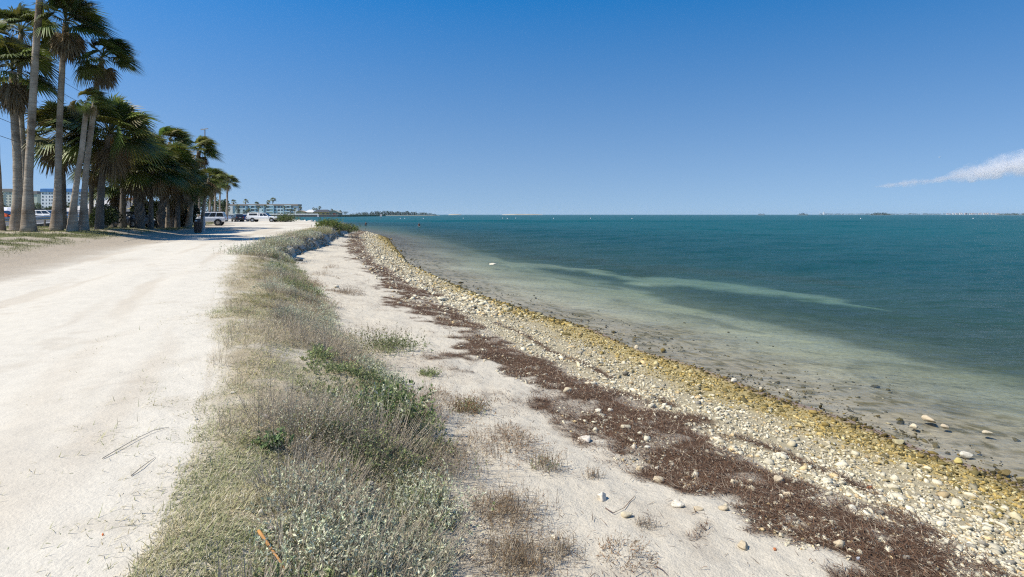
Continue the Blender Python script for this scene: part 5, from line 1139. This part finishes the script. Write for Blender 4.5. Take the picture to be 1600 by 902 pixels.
# overhead wires
WIRE = M('black_wire', (.02, .02, .02), .6)
top = np.array(up.location)+np.array([0, 0, uh])
for k, (dz, end, lb) in enumerate(((0, (-10, 58, 30), 'topmost overhead wire running from the utility pole over the palms'), (-1.1, (-10, 82, 30), 'second overhead wire just under the topmost one'), (-3.4, (-10, 138, 30), 'third overhead wire passing left of the fat palm trunk'), (-4.6, (-10, 181, 30), 'lower thin overhead wire at the left edge'), (-5.6, (-10, 209, 30), 'lowest overhead wire at the left edge below the others'))):
    a = top+np.array([-.8+.4*(k % 3), 0, dz]); e = at(*end); t_ = np.linspace(0, 1, 16); Pw = a[None]*(1-t_[:, None])+e[None]*t_[:, None]; Pw[:, 2] -= 4*.35*t_*(1-t_)
    m = MB(); m.tube(Pw-a, .014, 5); o = m.build('overhead_wire', WIRE); o.location = a; tag(o, lb, 'wire')
for k, (dz, lb) in enumerate(((-.1, 'overhead wire dropping right from the utility pole top'), (-.9, 'lower overhead wire dropping right from the utility pole'))):
    a = top+np.array([.2, 0, dz]); e = at(275, 262+k*8, 110); t_ = np.linspace(0, 1, 12); Pw = a[None]*(1-t_[:, None])+e[None]*t_[:, None]; Pw[:, 2] -= 4*.5*t_*(1-t_)
    m = MB(); m.tube(Pw-a, .016, 5); o = m.build('overhead_wire', WIRE); o.location = a; tag(o, lb, 'wire')
sp_ = at(179, 330, 56); sg = empty('traffic_sign', tuple(sp_)); m = MB(); hh = (330-311.5)*56/F
for s in (-.25, .25): m.tube([(s, .03, -1.5), (s, .03, hh)], [.03, .03], 6)
m.build('post', STEEL, sg); m = MB(); m.box(-.36, .36, -.02, .015, hh-.60, hh); pn = m.build('panel', WHITE, sg)
m = MB(); r2 = np.random.default_rng(5)
for row, (za, hgt_) in enumerate(((-.17, .10), (-.36, .09))):
    x = -.30
    while x < .28:
        w_ = r2.uniform(.03, .06); m.box(x, x+w_*.35, -.026, -.0225, hh+za, hh+za+hgt_); m.box(x+w_*.4, x+w_*.85, -.026, -.0225, hh+za+hgt_*.5, hh+za+hgt_*.75); x += w_+.012
m.build('lettering', TRIM, sg); tag(sg, 'white rectangular road sign with two dark lines, half hidden by the dark shrub', 'sign')

# ------------------------------------------------------------------ in the water
def channel_sign(label, u, vb, vt, sq, Y, rad=.09):
    p = at(u, HV+ZC*F/Y, Y); p[2] = 0; r_ = empty('channel_marker', tuple(p)); h = ZC-(vt-HV)*Y/F; m = MB(); m.tube([(0, 0, -3), (0, 0, h)], [rad*1.2, rad], 8); m.build('piling', WOOD, r_)
    z0 = ZC-(sq[1]-HV)*Y/F; z1 = ZC-(sq[0]-HV)*Y/F; w_ = sq[2]*Y/F/2; m = MB(); m.box(-w_, w_, -rad-.08, -rad-.03, z0, z1); pl = m.build('sign_board', WHITE, r_)
    if len(sq) > 3:
        m = MB(); m.tube([(0, -rad-.095, (z0+z1)/2), (0, -rad-.082, (z0+z1)/2)], [w_*.5, w_*.5], 12); m.build('ring', M('orange_mark', (.6, .2, .05), .7), pl)
    return tag(r_, label, 'channel marker')
channel_sign('tall thin channel marker with a small white board before the black roofed house', 497.2, 347, 326, (335, 339, 2.4, 1), 230, .06)
channel_sign('squat white channel sign on a short piling out in the bay', 595.3, 342, 335, (335.2, 338.4, 3.2, 1), 420, .18)
p = at(560.5, 338.3, 880); p[2] = 0; bo = empty('skiff', tuple(p)); m = MB(); m.loft([[(x, -w, .75), (x, -w*.6, -.1), (x, w*.6, -.1), (x, w, .75)] for x, w in ((-2.8, .8), (0, 1.0), (1.8, .8), (2.9, .08))]); m.build('hull', M('cream_hull', (.62, .57, .45), .5), bo); m = MB(); m.box(-.6, .3, -.4, .4, .3, 1.25); m.build('console', WHITE, bo); tag(bo, 'small cream skiff lying in the bay off the pier', 'boat')
BUOY = M('buoy_white', (.78, .78, .75), .5)
for u in (633.5, 666.3, 722.5, 785, 793, 806, 865, 925, 983, 1330, 1505, 636.2):
    Y = 410; x = (u-HU)/F*Y; r_ = empty('buoy', (x, Y+RNG.uniform(-20, 20), 0)); m = MB(); m.tube([(0, 0, -.2), (0, 0, -.05), (0, 0, .18), (0, 0, .42), (0, 0, .5)], [.1, .28, .33, .2, .05], 10); m.build('float', BUOY, r_, smooth=True)
    m = MB(); m.tube([(0, 0, .5), (0, 0, .62)], [.04, .04], 6); m.build('ring', TRIM, r_); tag(r_, 'tiny white mooring buoy on the bay', 'buoy', 'white mooring buoys scattered over the bay')
# two people wading
def skin_body(joints, edges, rad, name, mat, parent):
    me = bpy.data.meshes.new(name); me.from_pydata(joints, edges, []); o = bpy.data.objects.new(name, me); COL.objects.link(o)
    if parent: o.parent = parent
    sk = o.modifiers.new('skin', 'SKIN'); ss = o.modifiers.new('smooth', 'SUBSURF'); ss.levels = 1; ss.render_levels = 1
    for v, r_ in zip(me.skin_vertices[0].data, rad): v.radius = (r_, r_)
    me.skin_vertices[0].data[0].use_root = True; me.materials.append(mat); return o
SKIN = M('skin', (.42, .24, .16), .6); HAIR = M('dark_hair', (.03, .02, .015), .7)
def wader(label, u, v, h, shirt, shorts, head):
    Y = F*ZC/(v-HV); x = (u-HU)/F*Y; r_ = empty('person', (x, Y, -.78), R(head))
    J = [(0, 0, .92), (0, 0, 1.12), (0, 0, 1.36), (0, 0, 1.48), (0, .01, 1.56), (0, .02, 1.68), (.19, 0, 1.38), (.27, .06, 1.12), (.24, .24, .95), (-.19, 0, 1.38), (-.27, .05, 1.12), (-.22, .2, .92), (.10, 0, .88), (.12, .04, .48), (.12, 0, .06), (.13, .14, .02), (-.10, 0, .88), (-.13, .02, .48), (-.13, -.04, .06), (-.14, .1, .02)]
    E = [(0, 1), (1, 2), (2, 3), (3, 4), (4, 5), (2, 6), (6, 7), (7, 8), (2, 9), (9, 10), (10, 11), (0, 12), (12, 13), (13, 14), (14, 15), (0, 16), (16, 17), (17, 18), (18, 19)]
    Rd = [.14, .13, .15, .06, .075, .095, .06, .045, .035, .06, .045, .035, .09, .06, .045, .035, .09, .06, .045, .035]
    skin_body(J, E, Rd, 'body', SKIN, r_)
    skin_body([(0, 0, .86), (0, 0, 1.1), (0, 0, 1.36), (.2, 0, 1.38), (-.2, 0, 1.38), (.25, .03, 1.2), (-.25, .03, 1.2)], [(0, 1), (1, 2), (2, 3), (2, 4), (3, 5), (4, 6)], [.165, .155, .175, .08, .08, .07, .07], 'shirt', shirt, r_)
    skin_body([(0, 0, .9), (.11, 0, .82), (.125, .02, .58), (-.11, 0, .82), (-.13, .01, .58)], [(0, 1), (1, 2), (0, 3), (3, 4)], [.165, .11, .10, .11, .10], 'shorts', shorts, r_)
    m = MB(); V, FA = ico(2); W_ = V[:]*np.array([.105, .11, .09])+np.array([0, 0, 1.73]); m.add(W_, [tuple(f) for f in FA]); m.build('hair', HAIR, r_, smooth=True)
    m = MB(); m.tube([(0, .10, 1.66), (0, .135, 1.63)], [.02, .018], 6); m.build('nose', SKIN, r_)
    return tag(r_, label, 'person')
wader('person in a dark shirt standing waist deep in the bay, left one of two waders', 571.7, 352.5, 1.7, M('black_shirt', (.02, .02, .025), .9), M('dark_shorts', (.03, .03, .04), .9), 20)
wader('person in a dark maroon top standing in the bay, right one of two waders', 654.8, 354.5, 1.7, M('maroon_shirt', (.05, .02, .025), .9), M('pale_shorts', (.6, .58, .52), .9), 200)
m = MB(); gp = at(1468, 246, 160); gl_ = empty('gull', tuple(gp)); m.loft([[(x, -w, -w), (x, w, -w), (x, w, w), (x, -w, w)] for x, w in ((-.22, .02), (-.05, .06), (.1, .06), (.2, .03), (.26, .012))]); m.build('body', WHITE, gl_)
for s in (-1, 1):
    m = MB(); m.loft([[(.08, 0, .02), (-.06, 0, .02), (-.06, 0, .035), (.08, 0, .035)], [(.1, s*.3, .16), (-.02, s*.3, .16), (-.02, s*.3, .17), (.1, s*.3, .17)], [(.0, s*.62, .10), (-.04, s*.62, .10), (-.04, s*.62, .105), (.0, s*.62, .105)]]); m.build('wing', WHITE, gl_)
tag(gl_, 'tiny white gull flying in the sky below the cloud streak', 'gull')
# cloud streak over the far coast
CP = [(1366, 292, 1.2), (1384, 290.5, 2.6), (1400, 288, 4.2), (1425, 284.5, 7), (1445, 283, 5.5), (1468, 281.5, 4), (1490, 277, 7), (1510, 272, 12), (1535, 267, 13), (1560, 263, 15), (1590, 257, 17), (1625, 254, 18), (1660, 252, 15), (1700, 250, 8)]
Yc = 10500; secs = []
for i, (u, v, h) in enumerate(CP):
    c = at(u, v, Yc); hh = h*Yc/F*1.5; secs.append([(c[0], c[1]+hh*1.4*math.cos(a), c[2]+hh*max(math.sin(a), -.8)) for a in np.linspace(0, 2*np.pi, 19)[:-1]])
m = MB(); m.loft(secs); co = m.build('cloud', None, smooth=True)
cm = bpy.data.materials.new('cumulus'); cm.use_nodes = True; nt = cm.node_tree; nt.nodes.clear(); om = N(nt, 'ShaderNodeOutputMaterial'); pv = N(nt, 'ShaderNodeVolumePrincipled'); pv.inputs['Color'].default_value = (1, 1, 1, 1); pv.inputs['Anisotropy'].default_value = .2
p_ = pos(nt); n1 = noise(nt, p_, .0034, 8, .68); mr = N(nt, 'ShaderNodeMapRange'); nt.links.new(n1, mr.inputs['Value']); mr.inputs['From Min'].default_value = .45; mr.inputs['From Max'].default_value = .66; mr.inputs['To Min'].default_value = 0; mr.inputs['To Max'].default_value = .016
sp2 = N(nt, 'ShaderNodeSeparateXYZ'); nt.links.new(p_, sp2.inputs[0])
x0c, x1c = at(1366, 0, Yc)[0], at(1700, 0, Yc)[0]; sm = N(nt, 'ShaderNodeMapRange'); nt.links.new(sp2.outputs['X'], sm.inputs['Value']); sm.inputs['From Min'].default_value = x0c; sm.inputs['From Max'].default_value = x1c
zs_ = [at(u, v, Yc)[2] for u, v, h in CP]; zmax = max(zs_)*1.1; hs_ = [h*Yc/F*1.05 for u, v, h in CP]; hmax = max(hs_)
axz = ramp(nt, sm.outputs[0], [((u-1366)/334, (z/zmax,)*3) for (u, v, h), z in zip(CP, zs_)]); hfz = ramp(nt, sm.outputs[0], [((u-1366)/334, (h/hmax,)*3) for (u, v, _), h in zip(CP, hs_)])
def mth(op, a, b_=None):
    q_ = N(nt, 'ShaderNodeMath', operation=op)
    for s_, x_ in zip(q_.inputs, (a, b_)):
        if x_ is None: continue
        if isinstance(x_, (int, float)): s_.default_value = x_
        else: nt.links.new(x_, s_)
    return q_.outputs[0]
dz_ = mth('DIVIDE', mth('ABSOLUTE', mth('SUBTRACT', sp2.outputs['Z'], mth('MULTIPLY', axz, zmax))), mth('MULTIPLY', hfz, hmax))
fall = N(nt, 'ShaderNodeMapRange'); nt.links.new(mth('ADD', dz_, mth('MULTIPLY', mth('SUBTRACT', n1, .5), 7.0)), fall.inputs['Value']); fall.inputs['From Min'].default_value = .95; fall.inputs['From Max'].default_value = .05
nt.links.new(mth('MULTIPLY', fall.outputs[0], .0036), pv.inputs['Density']); nt.links.new(pv.outputs[0], om.inputs['Volume']); co.data.materials.append(cm)
tag(co, 'thin white cumulus streak above the far coast at the right edge', 'cloud', kind='stuff')
# ------------------------------------------------------------------ sea air between here and the far coast
m = MB(); m.box(-9600, 9600, -900, 9600, -6, 46); hz_ = m.build('haze'); tag(hz_, kind='stuff')
hm = bpy.data.materials.new('sea_haze'); hm.use_nodes = True; nt = hm.node_tree; nt.nodes.clear(); om = N(nt, 'ShaderNodeOutputMaterial'); pv = N(nt, 'ShaderNodeVolumePrincipled')
pv.inputs['Color'].default_value = (.86, .92, 1, 1); pv.inputs['Density'].default_value = .000045; pv.inputs['Anisotropy'].default_value = .3
nt.links.new(pv.outputs[0], om.inputs['Volume']); hz_.data.materials.append(hm)
# ------------------------------------------------------------------ sky, sun, camera
SUN_EL, SUN_AZ = 54.0, 252.0           # azimuth of the sun clockwise from +Y: 270 is due left
d = Vector((math.sin(R(SUN_AZ))*math.cos(R(SUN_EL)), math.cos(R(SUN_AZ))*math.cos(R(SUN_EL)), math.sin(R(SUN_EL))))
sl = bpy.data.lights.new('sun', 'SUN'); sl.energy = 4.9; sl.angle = R(.5); sl.color = (1, .94, .83)
so = bpy.data.objects.new('sun', sl); COL.objects.link(so); so.rotation_euler = (-d).to_track_quat('-Z', 'Y').to_euler(); so.location = (0, 0, 60)
w = bpy.data.worlds.new('World'); SC.world = w; w.use_nodes = True; nt = w.node_tree
sky = nt.nodes.new('ShaderNodeTexSky'); sky.sky_type = 'NISHITA'; sky.sun_disc = False
sky.sun_elevation = R(SUN_EL); sky.sun_rotation = R(SUN_AZ); sky.altitude = 0; sky.air_density = 1.0; sky.dust_density = .35; sky.ozone_density = 2.0
tc = nt.nodes.new('ShaderNodeTexCoord'); mpn = nt.nodes.new('ShaderNodeMapping'); mpn.vector_type = 'POINT'
mpn.inputs['Location'].default_value = (0, 0, .16); mpn.inputs['Scale'].default_value = (1, 1, 1.0)
nt.links.new(tc.outputs['Generated'], mpn.inputs[0]); nt.links.new(mpn.outputs[0], sky.inputs[0])
hs = nt.nodes.new('ShaderNodeHueSaturation'); sx = nt.nodes.new('ShaderNodeSeparateXYZ'); nt.links.new(tc.outputs['Generated'], sx.inputs[0])
for inp, lo, hi in (('Saturation', 1.04, 1.45), ('Value', .97, 1.30)):       # clear deep blue overhead, paler towards the horizon
    mr = nt.nodes.new('ShaderNodeMapRange'); mr.inputs['From Min'].default_value = 0; mr.inputs['From Max'].default_value = .36; mr.inputs['To Min'].default_value = lo; mr.inputs['To Max'].default_value = hi
    nt.links.new(sx.outputs['Z'], mr.inputs['Value']); nt.links.new(mr.outputs[0], hs.inputs[inp])
nt.links.new(sky.outputs[0], hs.inputs['Color'])
bg = nt.nodes['Background']; bg.inputs[1].default_value = .105
nt.links.new(hs.outputs[0], bg.inputs[0])
cd = bpy.data.cameras.new('camera'); cam = bpy.data.objects.new('camera', cd); COL.objects.link(cam)
cd.sensor_width = 36; cd.lens = 36*F/1600; cam.location = (0, 0, ZC); cam.rotation_euler = (R(90), 0, 0)
cd.shift_x = 0; cd.shift_y = -(451-HV)/1600
cd.clip_start = .1; cd.clip_end = 100000
SC.camera = cam
SC.view_settings.view_transform = 'Standard'; SC.view_settings.look = 'None'; SC.view_settings.gamma = 1; SC.view_settings.exposure = .35
SC.view_settings.use_curve_mapping = False
SC.cycles.max_bounces = 8; SC.cycles.transparent_max_bounces = 24; SC.cycles.caustics_reflective = False; SC.cycles.caustics_refractive = False
SC.cycles.sample_clamp_indirect = 6; SC.cycles.volume_bounces = 6; SC.cycles.volume_step_rate = 1
SC.cycles.use_denoising = False; SC.cycles.filter_width = 1.2; SC.cycles.sample_clamp_direct = 8
